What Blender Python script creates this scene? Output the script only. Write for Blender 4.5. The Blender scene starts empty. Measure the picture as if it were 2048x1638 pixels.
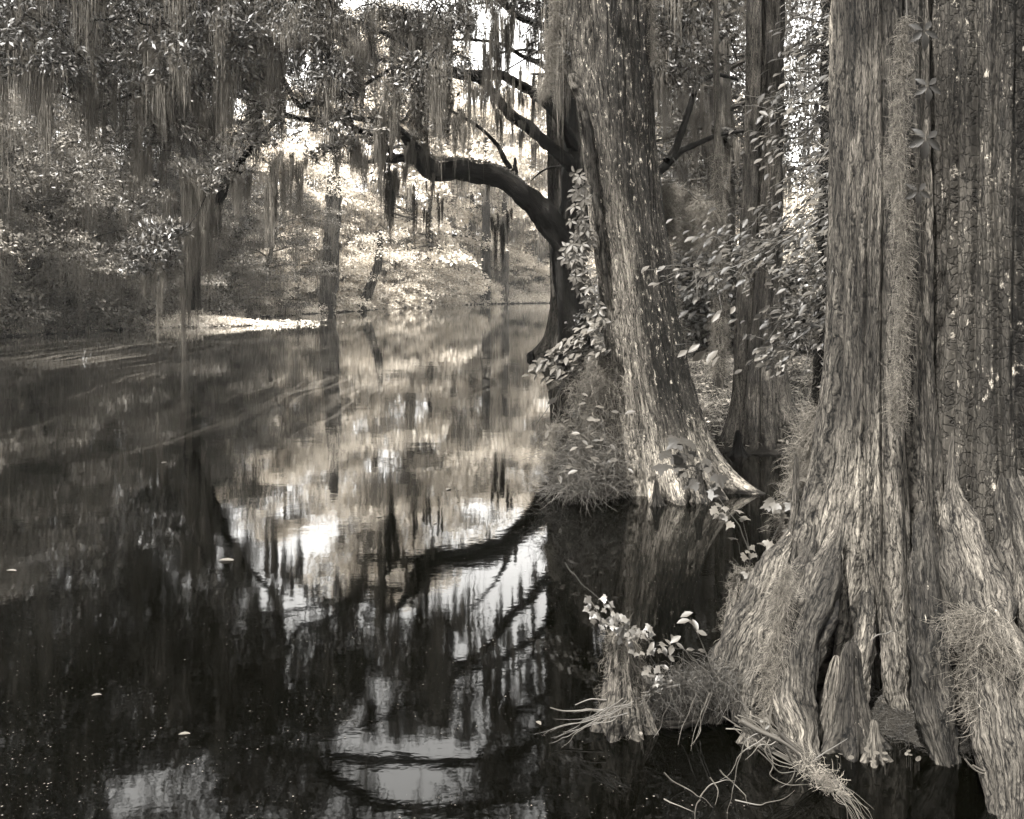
import bpy, math, random
import numpy as np
from mathutils import Vector

sc = bpy.context.scene
COL = sc.collection
# ------------------------------------------------------------------ camera
CAMZ, F, HZ = 2.0, 1700.0, 578.0
cam = bpy.data.cameras.new('camera'); camo = bpy.data.objects.new('camera', cam); COL.objects.link(camo)
camo.location = (0, 0, CAMZ); camo.rotation_euler = (math.pi/2, 0, 0)
cam.sensor_width = 36; cam.lens = 36*F/2048; cam.shift_y = -(819-HZ)/2048
cam.clip_start = .1; cam.clip_end = 2000
sc.camera = camo
# ------------------------------------------------------------------ sky, sun, exposure
SUN_EL, SUN_AZ = 58, 215          # azimuth of the sun, clockwise from +Y
w = bpy.data.worlds.new('World'); sc.world = w; w.use_nodes = True
nt = w.node_tree; nt.nodes.clear()
sky = nt.nodes.new('ShaderNodeTexSky'); sky.sky_type = 'NISHITA'; sky.sun_disc = False
sky.sun_elevation = math.radians(SUN_EL); sky.sun_rotation = math.radians(SUN_AZ); sky.dust_density = 1.0; sky.air_density = 2.2
bw = nt.nodes.new('ShaderNodeRGBToBW'); tint = nt.nodes.new('ShaderNodeMix'); tint.data_type = 'RGBA'; tint.blend_type = 'MULTIPLY'
tint.inputs[0].default_value = 1; tint.inputs[7].default_value = (1, .985, .95, 1)
bg = nt.nodes.new('ShaderNodeBackground'); bg.inputs[1].default_value = .14
wo = nt.nodes.new('ShaderNodeOutputWorld')
nt.links.new(sky.outputs[0], bw.inputs[0]); nt.links.new(bw.outputs[0], tint.inputs[6])
nt.links.new(tint.outputs[2], bg.inputs[0]); nt.links.new(bg.outputs[0], wo.inputs[0])
sl = bpy.data.lights.new('sun', 'SUN'); so = bpy.data.objects.new('sun', sl); COL.objects.link(so)
sl.energy = 4.3; sl.angle = math.radians(1.5); sl.color = (1, .975, .93)
az = math.radians(SUN_AZ); el = math.radians(SUN_EL)
sdir = Vector((math.sin(az)*math.cos(el), math.cos(az)*math.cos(el), math.sin(el)))
so.rotation_euler = sdir.to_track_quat('Z', 'Y').to_euler(); so.location = (0, -5, 60)
vs = sc.view_settings; vs.view_transform = 'Standard'; vs.look = 'None'; vs.exposure = 3.2; vs.gamma = 1; vs.use_curve_mapping = False
sc.cycles.use_denoising = True
sc.cycles.max_bounces = 5; sc.cycles.diffuse_bounces = 3; sc.cycles.glossy_bounces = 3; sc.cycles.transmission_bounces = 3
sc.cycles.caustics_reflective = False; sc.cycles.caustics_refractive = False
sc.cycles.use_adaptive_sampling = True; sc.cycles.adaptive_threshold = .02

# ------------------------------------------------------------------ helpers
def PX(px, py, D):
    return np.array([(px-1024)/F*D, D, CAMZ+(HZ-py)/F*D])
def DW(py, z=0.0):                      # distance of a point at height z seen at row py
    return F*(CAMZ-z)/(py-HZ)
_prm = np.random.RandomState(7).randint(0, 4096, 4096)
_val = np.random.RandomState(8).rand(4096)*2-1
def vnoise(P, seed=0):
    P = np.asarray(P, float); i = np.floor(P).astype(np.int64); f = P-i; f = f*f*(3-2*f)
    out = 0
    for dx in (0, 1):
        for dy in (0, 1):
            for dz in (0, 1):
                h = _prm[(i[:, 0]+dx+seed*131) & 4095]; h = _prm[(h+i[:, 1]+dy) & 4095]; h = _prm[(h+i[:, 2]+dz) & 4095]
                wt = (f[:, 0] if dx else 1-f[:, 0])*(f[:, 1] if dy else 1-f[:, 1])*(f[:, 2] if dz else 1-f[:, 2])
                out = out+wt*_val[h]
    return out
def fbm(P, n=3, seed=0):
    o = 0; a = 1; P = np.asarray(P, float)
    for k in range(n): o = o+a*vnoise(P, seed+k); P = P*2.03; a *= .5
    return o/1.75
def nrm(v):
    v = np.asarray(v, float); return v/np.maximum(np.linalg.norm(v, axis=-1, keepdims=True), 1e-9)

class Geo:
    def __init__(s): s.V = []; s.F = []; s.A = []; s.B = []; s.n = 0
    def add(s, V, Fs, v=None, bk=None):
        V = np.asarray(V, float).reshape(-1, 3); n = len(V)
        if not isinstance(Fs, list): Fs = [Fs]
        for f in Fs: s.F.append(np.asarray(f, np.int64)+s.n)
        s.V.append(V); s.A.append(np.zeros(n) if v is None else np.broadcast_to(np.asarray(v, float), (n,)))
        s.B.append(V if bk is None else np.asarray(bk, float).reshape(-1, 3)); s.n += n
        return s
    def xf(s, loc, rz, sc_):
        g = Geo(); c, q = math.cos(rz), math.sin(rz); R = np.array([[c, -q, 0], [q, c, 0], [0, 0, 1]])
        V = np.concatenate(s.V); g.V = [V@R.T*sc_+np.asarray(loc)]; g.F = list(s.F); g.A = [np.concatenate(s.A)]; g.B = [np.concatenate(s.B)]; g.n = s.n
        return g
    def merge(s, o):
        for f in o.F: s.F.append(f+s.n)
        s.V += o.V; s.A += o.A; s.B += o.B; s.n += o.n
    def build(s, name, mat, parent=None, smooth=False, origin=None):
        me = bpy.data.meshes.new(name); V = np.concatenate(s.V)
        if parent is not None: V = V-np.array(parent.location)
        elif origin is not None: V = V-np.array(origin)
        me.vertices.add(len(V)); me.vertices.foreach_set('co', V.astype(np.float32).ravel())
        L = np.concatenate([f.ravel() for f in s.F]); K = np.concatenate([np.full(len(f), f.shape[1]) for f in s.F])
        st = np.concatenate([[0], np.cumsum(K)[:-1]])
        me.loops.add(len(L)); me.loops.foreach_set('vertex_index', L.astype(np.int32))
        me.polygons.add(len(K)); me.polygons.foreach_set('loop_start', st.astype(np.int32)); me.polygons.foreach_set('loop_total', K.astype(np.int32))
        if smooth: me.polygons.foreach_set('use_smooth', np.ones(len(K), bool))
        me.update(calc_edges=True)
        a = me.attributes.new('v', 'FLOAT', 'POINT'); a.data.foreach_set('value', np.concatenate(s.A).astype(np.float32))
        a = me.attributes.new('bk', 'FLOAT_VECTOR', 'POINT'); a.data.foreach_set('vector', np.concatenate(s.B).astype(np.float32).ravel())
        me.materials.append(mat)
        o = bpy.data.objects.new(name, me); COL.objects.link(o)
        if parent is not None: o.parent = parent
        elif origin is not None: o.location = origin
        return o
def tag(o, label=None, cat=None, group=None, kind=None):
    for k, v in (('label', label), ('category', cat), ('group', group), ('kind', kind)):
        if v: o[k] = v
    return o
def thing(name, loc, label, cat, group=None):
    o = bpy.data.objects.new(name, None); o.empty_display_size = .2; COL.objects.link(o); o.location = tuple(float(c) for c in loc)
    return tag(o, label, cat, group)
def copy_tree(o, parent=None):
    c = o.copy(); COL.objects.link(c)
    if parent is not None: c.parent = parent
    for ch in [x for x in KIDS.get(o.name, [])] if False else list(o.children): copy_tree(ch, c)
    return c

def tube(pts, rad, sides=8, rough=0.0, seed=0, smooth_n=0, cap=True):
    pts = np.asarray(pts, float); rad = np.broadcast_to(np.asarray(rad, float), (len(pts),)).copy()
    if smooth_n:                                  # catmull-rom resample
        t = np.linspace(0, len(pts)-1, smooth_n); i = np.clip(t.astype(int), 0, len(pts)-2); u = (t-i)[:, None]
        p0 = pts[np.maximum(i-1, 0)]; p1 = pts[i]; p2 = pts[i+1]; p3 = pts[np.minimum(i+2, len(pts)-1)]
        rad = np.interp(t, np.arange(len(rad)), rad)
        pts = .5*((2*p1)+(-p0+p2)*u+(2*p0-5*p1+4*p2-p3)*u**2+(-p0+3*p1-3*p2+p3)*u**3)
    n = len(pts); T = nrm(np.gradient(pts, axis=0))
    ref = np.array([0, 0, 1.]) if abs(T[0][2]) < .9 else np.array([1., 0, 0])
    N = nrm(np.cross(T, ref)); B = np.cross(T, N)
    for k in range(1, n):                         # keep frames continuous
        if np.dot(N[k], N[k-1]) < 0: N[k] = -N[k]; B[k] = -B[k]
    th = np.linspace(0, 2*np.pi, sides, endpoint=False); L = np.concatenate([[0], np.cumsum(np.linalg.norm(np.diff(pts, axis=0), axis=1))])
    ct, st = np.cos(th), np.sin(th)
    r0 = max(rad.max(), .02)
    bk = np.stack([np.tile(ct*r0, (n, 1)), np.tile(st*r0, (n, 1)), np.tile(L[:, None], (1, sides))], -1).reshape(-1, 3)+seed*3.1
    R = np.repeat(rad, sides)
    if rough: R = R*(1+rough*fbm(bk*np.array([2.2/r0, 2.2/r0, .9/r0]), 3, seed))
    V = np.repeat(pts, sides, 0)+(np.tile(ct, n)*R)[:, None]*np.repeat(N, sides, 0)+(np.tile(st, n)*R)[:, None]*np.repeat(B, sides, 0)
    i = np.arange(n-1)[:, None]*sides; j = np.arange(sides)[None]; k = (j+1) % sides
    Fq = np.stack([i+j, i+k, i+sides+k, i+sides+j], -1).reshape(-1, 4)
    return V, Fq, bk
def addtube(g, *a, **k):
    v = k.pop('v', None); V, Fq, bk = tube(*a, **k); g.add(V, Fq, v, bk)

# leaf templates: x along the leaf, y across, z up; each a (verts, faces)
DIA = (np.array([[0, 0, 0], [.5, .26, -.05], [1, 0, -.08], [.5, -.26, -.05]]), np.array([[0, 1, 2, 3]]))
LAN = (np.array([[0, 0, 0], [.45, .15, .03], [1, 0, -.06], [.45, -.15, .03]]), np.array([[0, 1, 2, 3]]))
OVA = (np.array([[0, 0, 0], [.22, .15, .05], [.22, -.15, .05], [.5, .235, .05], [.5, -.235, .05], [.78, .15, 0], [.78, -.15, 0], [1.02, 0, -.12], [.3, 0, -.02], [.7, 0, -.05]]),
       np.array([[0, 8, 1, 1], [0, 2, 8, 8], [1, 8, 9, 3], [2, 4, 9, 8], [3, 9, 5, 5], [4, 6, 9, 9], [5, 9, 7, 7], [6, 7, 9, 9]]))
def _fix(t):                                  # split degenerate quads into a list of tris and quads
    V, Fq = t; q = [f for f in Fq if f[2] != f[3]]; r = [f[:3] for f in Fq if f[2] == f[3]]
    return V, [np.array(x) for x in (q, r) if len(x)]
OVA = _fix(OVA); DIA = _fix(DIA); LAN = _fix(LAN)
def _multi(base, angs, scl, droop=.15):
    Vs = []; Fs = {}; n = 0
    for a, s_ in zip(angs, scl):
        a = math.radians(a); V = base[0].copy()*s_; V[:, 0] += .08; V[:, 2] -= droop*V[:, 0]**2
        c, q = math.cos(a), math.sin(a); V = np.stack([V[:, 0]*c-V[:, 1]*q, V[:, 0]*q+V[:, 1]*c, V[:, 2]], -1)
        for f in base[1]: Fs.setdefault(f.shape[1], []).append(f+n)
        Vs.append(V); n += len(V)
    return np.concatenate(Vs), [np.concatenate(x) for x in Fs.values()]
PALM = _multi(OVA, (-130, -62, 0, 62, 130), (.8, .95, 1.05, .95, .8))
TRI3 = _multi(OVA, (-75, 0, 75), (.8, 1, .8))
_r = [(0, .0), (20, .42), (38, .75), (52, .55), (72, .62), (90, .95), (108, .62), (128, .55), (142, .75), (160, .42)]
MAPV = []
for a_, r_ in [(-170, .25), (-140, .55), (-118, .42), (-98, .72), (-72, .92), (-62, .62), (-40, .66), (-22, .62), (-12, .8), (0, 1.1), (12, .8), (22, .62), (40, .66), (62, .62), (72, .92), (98, .72), (118, .42), (140, .55), (170, .25)]:
    MAPV.append((math.cos(math.radians(a_))*r_*.6+.25, math.sin(math.radians(a_))*r_*.6, -.1*r_*r_))
MAPLE = (np.array([(.2, 0, .02)]+MAPV), [np.array([(0, k, k+1) for k in range(1, len(MAPV))])])
RND = (np.array([(0, 0, .02)]+[(math.cos(a)*.5, math.sin(a)*.5, 0) for a in np.linspace(0, 2*np.pi, 10, endpoint=False)]), [np.array([(0, k, k % 10+1) for k in range(1, 11)])])

def leaves(g, P, d, up, size, tmpl, v):
    """P (N,3), d direction (N,3), up rough normal (N,3), size (N,), v (N,)"""
    P = np.asarray(P, float); N = len(P)
    if N == 0: return
    d = nrm(d); s = nrm(np.cross(up, d)); n = np.cross(d, s); size = np.broadcast_to(size, (N,))[:, None, None]
    T = tmpl[0]; k = len(T)
    V = P[:, None]+size*(T[None, :, 0:1]*d[:, None]+T[None, :, 1:2]*s[:, None]+T[None, :, 2:3]*n[:, None])
    off = (np.arange(N)*k)[:, None, None]
    g.add(V.reshape(-1, 3), [(f[None]+off).reshape(-1, f.shape[1]) for f in tmpl[1]], np.repeat(np.broadcast_to(v, (N,)), k))

def strands(g, P, L, W, seg=5, sway=.06, rs=None, curl=0.0, v=None, taper=.25):
    """hanging strands: P tops (N,3), L lengths, W widths"""
    rs = rs or np.random; P = np.asarray(P, float); N = len(P)
    if N == 0: return
    L = np.broadcast_to(L, (N,)); W = np.broadcast_to(W, (N,))
    t = np.linspace(0, 1, seg+1)[None]; a = rs.rand(N)*2*np.pi; sd = np.stack([np.cos(a), np.sin(a), np.zeros(N)], -1)
    C = np.repeat(P[:, None], seg+1, 1).copy(); C[..., 2] -= t*L[:, None]
    wob = np.cumsum(rs.randn(N, seg+1, 2), 1)*sway*L[:, None, None]/seg; wob[:, 0] = 0
    C[..., :2] += wob
    if curl: C += rs.randn(N, seg+1, 3)*curl
    hw = (W[:, None]*(1-(1-taper)*t)*(.7+.6*rs.rand(N, seg+1)))[..., None]*.5
    V = np.stack([C-sd[:, None]*hw, C+sd[:, None]*hw], 2).reshape(-1, 3)
    base = (np.arange(N)*(seg+1)*2)[:, None, None]; q = np.arange(seg)[None, :, None]*2
    Fq = (base+q+np.array([0, 1, 3, 2])[None, None]).reshape(-1, 4)
    vv = rs.rand(N) if v is None else np.broadcast_to(v, (N,))
    g.add(V, Fq, np.repeat(vv, (seg+1)*2))
def curtain(g, c, width, length, n, W, rs, depth=None, v=None, seg=5, curl=0.0):
    """a clump of moss: strands thick in the middle, longest there too"""
    a = rs.randn(n)*.42; b = rs.randn(n)*.42
    P = np.asarray(c, float)+np.stack([a*width, b*(depth or width*.5), np.abs(a)*width*-.2+rs.rand(n)*.05], -1)
    L = length*np.clip(1-np.abs(a)*.9, .15, 1)*(.45+.6*rs.rand(n))
    start = rs.rand(n)*.55*length*np.clip(1-np.abs(a), .1, 1); P[:, 2] -= start; L = L*.75
    strands(g, P, L, W*(.6+.8*rs.rand(n)), seg, .085 if seg > 5 else .06, rs, curl, (v if v is not None else .5)+.35*(rs.rand(n)-.5))

def clump(g, c, a, b, n, size, rs, tmpl=DIA, upj=.55, droop=.35, v0=.5, vj=.5, out=None):
    """leaf spray: a flat drooping cushion of n leaves round c"""
    r = np.sqrt(rs.rand(n)); th = rs.rand(n)*2*np.pi
    x = np.cos(th)*r; y = np.sin(th)*r
    P = np.stack([x*a, y*a, (rs.rand(n)-.5)*2*b*(1-.6*r)-droop*a*r*r], -1)
    P[:, 2] += .22*a*vnoise(P*(3/a)+np.asarray(c), 3); 
    d = np.stack([x, y, -.25-.6*droop*r], -1)+rs.randn(n, 3)*.55
    up = np.stack([x*.35, y*.35, np.ones(n)], -1)+rs.randn(n, 3)*upj
    leaves(g, P+np.asarray(c), d, up, size*(.6+.8*rs.rand(n)), tmpl, v0+vj*(rs.rand(n)-.5))

# ------------------------------------------------------------------ materials (warm toned monochrome)
def sep(x): return (x, x*.905, x*.77, 1)
class NT:
    def __init__(s, name):
        s.m = bpy.data.materials.new(name); s.m.use_nodes = True; s.t = s.m.node_tree; s.t.nodes.clear()
        s.out = s.t.nodes.new('ShaderNodeOutputMaterial')
    def n(s, typ, **k):
        x = s.t.nodes.new(typ)
        for a, b in k.items():
            if a.startswith('i'): x.inputs[int(a[1:])].default_value = b
            else: setattr(x, a, b)
        return x
    def l(s, a, b): s.t.links.new(a, b)
    def attr(s, nm): return s.n('ShaderNodeAttribute', attribute_name=nm)
    def noise(s, vec, scale, xyz=(1, 1, 1), det=3, rough=.55, dist=0):
        mp = s.n('ShaderNodeMapping'); mp.inputs['Scale'].default_value = xyz; s.l(vec, mp.inputs[0])
        x = s.n('ShaderNodeTexNoise'); x.inputs['Scale'].default_value = scale; x.inputs['Detail'].default_value = det
        x.inputs['Roughness'].default_value = rough; x.inputs['Distortion'].default_value = dist; s.l(mp.outputs[0], x.inputs['Vector']); return x.outputs[0]
    def gr(s, fac, stops): return s.ramp(fac, [(p, (c, c, c, 1)) for p, c in stops])
    def ramp(s, fac, stops):
        r = s.n('ShaderNodeValToRGB'); e = r.color_ramp.elements
        while len(e) < len(stops): e.new(.5)
        for q, (p, c) in zip(e, stops): q.position = p; q.color = c if isinstance(c, tuple) else sep(c)
        s.l(fac, r.inputs[0]); return r.outputs[0]
    def mix(s, f, a, b, mode='MIX'):
        m = s.n('ShaderNodeMix', data_type='RGBA', blend_type=mode)
        for i, x in ((0, f), (6, a), (7, b)):
            if hasattr(x, 'is_output'): s.l(x, m.inputs[i])
            else: m.inputs[i].default_value = x
        return m.outputs[2]
    def math(s, op, a, b=0.0, clamp=False):
        m = s.n('ShaderNodeMath', operation=op, use_clamp=clamp)
        for i, x in ((0, a), (1, b)):
            if hasattr(x, 'is_output'): s.l(x, m.inputs[i])
            else: m.inputs[i].default_value = x
        return m.outputs[0]

def bark_mat(name, dark, light, lichen=.0, lich_c=.5, moss=.0, moss_c=.03, blocky=0.0, fr=1.0, bump=.008, use_v=False, patch=.0):
    """fr multiplies the fibre frequency; the v attribute, when used, is the amount of dark moss from 0 to 1"""
    m = NT(name); bk = m.attr('bk').outputs['Vector']; W0, B0 = (1, 1, 1, 1), (0, 0, 0, 1)
    dn0 = m.n('ShaderNodeTexNoise'); dn0.inputs['Scale'].default_value = 11*fr; dn0.inputs['Detail'].default_value = 5; m.l(bk, dn0.inputs['Vector'])
    bw_ = m.mix(.035/fr, bk, dn0.outputs[1], 'ADD')
    f1 = m.noise(bw_, 62*fr, (1, 1, .10), 6, .7, .2); f2 = m.noise(bw_, 190*fr, (1, 1, .22), 3, .65); f0 = m.noise(bw_, 17*fr, (1, 1, .14), 4, .6, .5)
    h = m.math('ADD', m.math('ADD', m.math('MULTIPLY', f1, .45), m.math('MULTIPLY', f2, .3)), m.math('MULTIPLY', f0, .25))
    mp0 = m.n('ShaderNodeMapping'); mp0.inputs['Scale'].default_value = (1, 1, .13); m.l(bw_, mp0.inputs[0])
    v0 = m.n('ShaderNodeTexVoronoi', feature='DISTANCE_TO_EDGE'); v0.inputs['Scale'].default_value = 46*fr; m.l(mp0.outputs[0], v0.inputs['Vector'])
    crk = m.math('MULTIPLY', m.math('SUBTRACT', m.math('ADD', v0.outputs[0], m.math('MULTIPLY', f2, .22)), .10), 8, True)
    col = m.ramp(h, [(.42, dark*1.5), (.475, (dark+light)*.45), (.53, light*.9), (.60, light*1.7)])
    col = m.mix(1, col, m.gr(crk, [(0, .16), (.6, .9), (1, 1.08)]), 'MULTIPLY')
    big = m.noise(bk, 3.1*fr, (1, 1, .4), 5, .65); col = m.mix(.9, col, m.gr(big, [(.34, .30), (.5, .80), (.66, 1.65)]), 'MULTIPLY')
    h = m.math('ADD', m.math('MULTIPLY', h, .7), m.math('MULTIPLY', crk, .3))
    st_ = m.noise(bk, 1.3*fr, (1, 1, .16), 4, .6); col = m.mix(.85, col, m.gr(st_, [(.40, .42), (.52, 1.0), (.62, 1.2)]), 'MULTIPLY')
    hh = h
    if blocky:
        mp = m.n('ShaderNodeMapping'); mp.inputs['Scale'].default_value = (1, 1, .95); m.l(bk, mp.inputs[0])
        dn = m.n('ShaderNodeTexNoise'); dn.inputs['Scale'].default_value = 14; dn.inputs['Detail'].default_value = 4; m.l(mp.outputs[0], dn.inputs['Vector'])
        dd = m.mix(.09, mp.outputs[0], dn.outputs[1], 'ADD')
        vo = m.n('ShaderNodeTexVoronoi', feature='DISTANCE_TO_EDGE'); vo.inputs['Scale'].default_value = 21*fr; vo.inputs['Randomness'].default_value = .8; m.l(dd, vo.inputs['Vector'])
        vc = m.n('ShaderNodeTexVoronoi', feature='F1'); vc.inputs['Scale'].default_value = 21*fr; vc.inputs['Randomness'].default_value = .8; m.l(dd, vc.inputs['Vector'])
        e = m.math('MULTIPLY', m.math('ADD', vo.outputs[0], m.math('MULTIPLY', m.math('SUBTRACT', f2, .5), .12)), 16, True)
        bm_ = m.ramp(m.noise(bk, 2.3, (1, 1, .22), 4), [(.38, B0), (.50, (.95, .95, .95, 1))])
        e2 = m.mix(bm_, W0, e)
        blk = m.mix(.8, m.mix(.65, col, sep(light*.8)), m.gr(vc.outputs[1], [(0, .45), (1, 1.45)]), 'MULTIPLY')
        col = m.mix(bm_, col, blk)
        col = m.mix(1, col, m.gr(e2, [(0, .58), (1, 1.0)]), 'MULTIPLY')
        hh = m.math('MULTIPLY', m.math('ADD', m.math('MULTIPLY', h, .8), .8), m.math('ADD', m.math('MULTIPLY', e2, .75), .25))
    if patch:                                       # bare pale wood showing where bark has come off
        pm = m.ramp(m.noise(bk, 9, (1, 1, .13), 6, .72), [(.60, B0), (.66, (patch, patch, patch, 1))]); col = m.mix(pm, col, m.mix(.6, sep(light*1.9), col))
    if moss or use_v:
        mn = m.noise(bk, 16, (1, 1, .5), 7, .78)
        lvl = m.math('ADD', m.math('MULTIPLY', m.attr('v').outputs['Fac'], .42 if use_v else 0), moss*.3)
        mf = m.math('MULTIPLY', m.math('SUBTRACT', m.math('ADD', mn, lvl), .68), 6, True)
        speck = m.ramp(m.math('ADD', m.math('MULTIPLY', m.noise(bw_, 48, (1, 1, .3), 7, .82), .72), m.math('MULTIPLY', m.noise(bk, 5, (1, 1, .4), 4, .6), .28)), [(.46, moss_c*.5), (.53, moss_c*1.6), (.58, moss_c*4), (.66, moss_c*14)])
        col = m.mix(mf, col, speck)
    if lichen:
        lm = m.math('MULTIPLY', m.math('SUBTRACT', m.noise(bk, 24, (1, 1, .45), 8, .8), .70-lichen*.09), 25, True)
        col = m.mix(lm, col, sep(lich_c))
    ao = m.n('ShaderNodeBsdfPrincipled'); ao.inputs['Roughness'].default_value = .88
    ao.inputs['Specular IOR Level'].default_value = .08
    m.l(col, ao.inputs['Base Color'])
    bp = m.n('ShaderNodeBump'); bp.inputs['Strength'].default_value = 1; bp.inputs['Distance'].default_value = bump; m.l(hh, bp.inputs['Height']); m.l(bp.outputs[0], ao.inputs['Normal'])
    m.l(ao.outputs[0], m.out.inputs[0]); return m.m
def leaf_mat(name, lo, hi, trans=.3, gloss=.35):
    m = NT(name); c = m.ramp(m.attr('v').outputs['Fac'], [(0, lo), (1, hi)])
    p = m.n('ShaderNodeBsdfPrincipled'); p.inputs['Roughness'].default_value = .5; p.inputs['Specular IOR Level'].default_value = gloss; m.l(c, p.inputs['Base Color'])
    t = m.n('ShaderNodeBsdfTranslucent'); m.l(c, t.inputs[0]); mx = m.n('ShaderNodeMixShader', i0=trans); m.l(p.outputs[0], mx.inputs[1]); m.l(t.outputs[0], mx.inputs[2])
    m.l(mx.outputs[0], m.out.inputs[0]); return m.m
M = {}
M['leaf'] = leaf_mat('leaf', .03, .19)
M['leaf_sun_tint'] = leaf_mat('leaf_sun_tint', .24, .66, .48)  # paler copy of the leaf colour, with the far bank's sunlight put in
M['leaf_gloss'] = leaf_mat('leaf_gloss', .025, .13, .2, .7)
M['leaf_pale'] = leaf_mat('leaf_pale', .16, .42, .3, .4)
M['leaf_bright'] = leaf_mat('leaf_bright', .022, .060, .3, .4)
M['speck'] = leaf_mat('speck', .006, .06, 0, .2)
M['leaf_near'] = leaf_mat('leaf_near', .009, .055, .3, .2)
M['leaf_dark'] = leaf_mat('leaf_dark', .008, .04, .2)
M['needle'] = leaf_mat('needle', .012, .06, .25)
M['moss'] = leaf_mat('moss', .02, .13, .25, .1)
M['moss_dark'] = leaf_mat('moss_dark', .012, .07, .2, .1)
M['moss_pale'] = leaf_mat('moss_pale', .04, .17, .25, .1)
M['grass'] = leaf_mat('grass', .04, .20, .25, .3)
M['twig'] = leaf_mat('twig', .005, .038, 0, .2)
M['bark_far'] = bark_mat('bark_far', .01, .06, moss=.5, bump=.02, fr=.3)
M['bark_dark'] = bark_mat('bark_dark', .002, .009, lichen=.3, lich_c=.05, bump=.02, fr=.4)
M['bark_dusk'] = bark_mat('bark_dusk', .005, .030, lichen=.3, lich_c=.08, bump=.02, fr=.3)
M['bark_grey'] = bark_mat('bark_grey', .01, .055, lichen=.4, lich_c=.14, moss=.3, bump=.012, fr=.6)
M['bark_mid'] = bark_mat('bark_mid', .006, .070, lichen=1.3, lich_c=.20, moss_c=.006, bump=.012, fr=.72, use_v=True, patch=.6)
M['bark_fibre'] = bark_mat('bark_fibre', .0018, .042, lichen=.3, lich_c=.13, moss_c=.006, bump=.010, fr=1.0, use_v=True, patch=.35)
M['bark_block'] = bark_mat('bark_block', .0014, .026, lichen=1.2, lich_c=.17, moss_c=.005, blocky=1.0, bump=.012, fr=.95, use_v=True, patch=.5)
M['bark_root'] = bark_mat('bark_root', .0016, .040, lichen=.6, lich_c=.17, moss=.15, bump=.010, fr=1.1, patch=.4)
def soil_mat():
    m = NT('soil'); tc = m.n('ShaderNodeTexCoord').outputs['Object']
    c = m.ramp(m.noise(tc, 3, det=6, rough=.7), [(.35, .004), (.55, .010), (.7, .03)])
    p = m.n('ShaderNodeBsdfPrincipled'); p.inputs['Roughness'].default_value = .9; p.inputs['Specular IOR Level'].default_value = .05; m.l(c, p.inputs['Base Color'])
    bp = m.n('ShaderNodeBump'); bp.inputs['Distance'].default_value = .05; m.l(m.noise(tc, 14, det=5), bp.inputs['Height']); m.l(bp.outputs[0], p.inputs['Normal'])
    m.l(p.outputs[0], m.out.inputs[0]); return m.m
M['soil'] = soil_mat()
def water_mat():
    m = NT('water'); tc = m.n('ShaderNodeTexCoord').outputs['Object']
    p = m.n('ShaderNodeBsdfPrincipled'); p.inputs['Roughness'].default_value = .03; p.inputs['IOR'].default_value = 1.40
    # foam film drawn out into long curved streaks by the current
    sx = m.n('ShaderNodeSeparateXYZ'); m.l(tc, sx.inputs[0])
    X, Y = sx.outputs[0], sx.outputs[1]
    y2 = m.math('MAXIMUM', m.math('SUBTRACT', Y, 20), 0); bend = m.math('MULTIPLY', m.math('MULTIPLY', y2, y2), .0064)
    wv = m.n('ShaderNodeCombineXYZ'); m.l(m.math('MULTIPLY', Y, .035), wv.inputs[0]); m.l(m.math('ADD', m.math('SUBTRACT', X, bend), m.math('MULTIPLY', m.noise(tc, .12, (1, 1, 1), 3, .5), 3.5)), wv.inputs[1])
    st = m.noise(wv.outputs[0], 1.5, (1, 3.2, 1), 6, .75, .3)
    ar = m.noise(tc, .11, (1, 1, 1), 3, .5, .6)
    fm = m.math('MULTIPLY', m.math('SUBTRACT', st, .50), 6, True); fa = m.math('MULTIPLY', m.math('SUBTRACT', ar, .40), 5, True)
    far = m.math('MULTIPLY', m.math('SUBTRACT', Y, 8), .06, True)
    fac = m.math('MULTIPLY', m.math('MULTIPLY', m.math('MULTIPLY', fm, fa), far), .3)
    c = m.mix(fac, (.0002, .0002, .0001, 1), sep(.30)); m.l(c, p.inputs['Base Color'])
    h1 = m.noise(tc, 1.3, (.8, 1.0, 1), 3, .5); h2 = m.noise(tc, 16, (.8, 1.2, 1), 2, .5)
    h = m.math('ADD', m.math('MULTIPLY', h1, .20), m.math('MULTIPLY', h2, .018))
    bp = m.n('ShaderNodeBump'); bp.inputs['Distance'].default_value = .010; bp.inputs['Strength'].default_value = 1; m.l(h, bp.inputs['Height']); m.l(bp.outputs[0], p.inputs['Normal'])
    m.l(p.outputs[0], m.out.inputs[0]); return m.m
M['water'] = water_mat()
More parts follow.
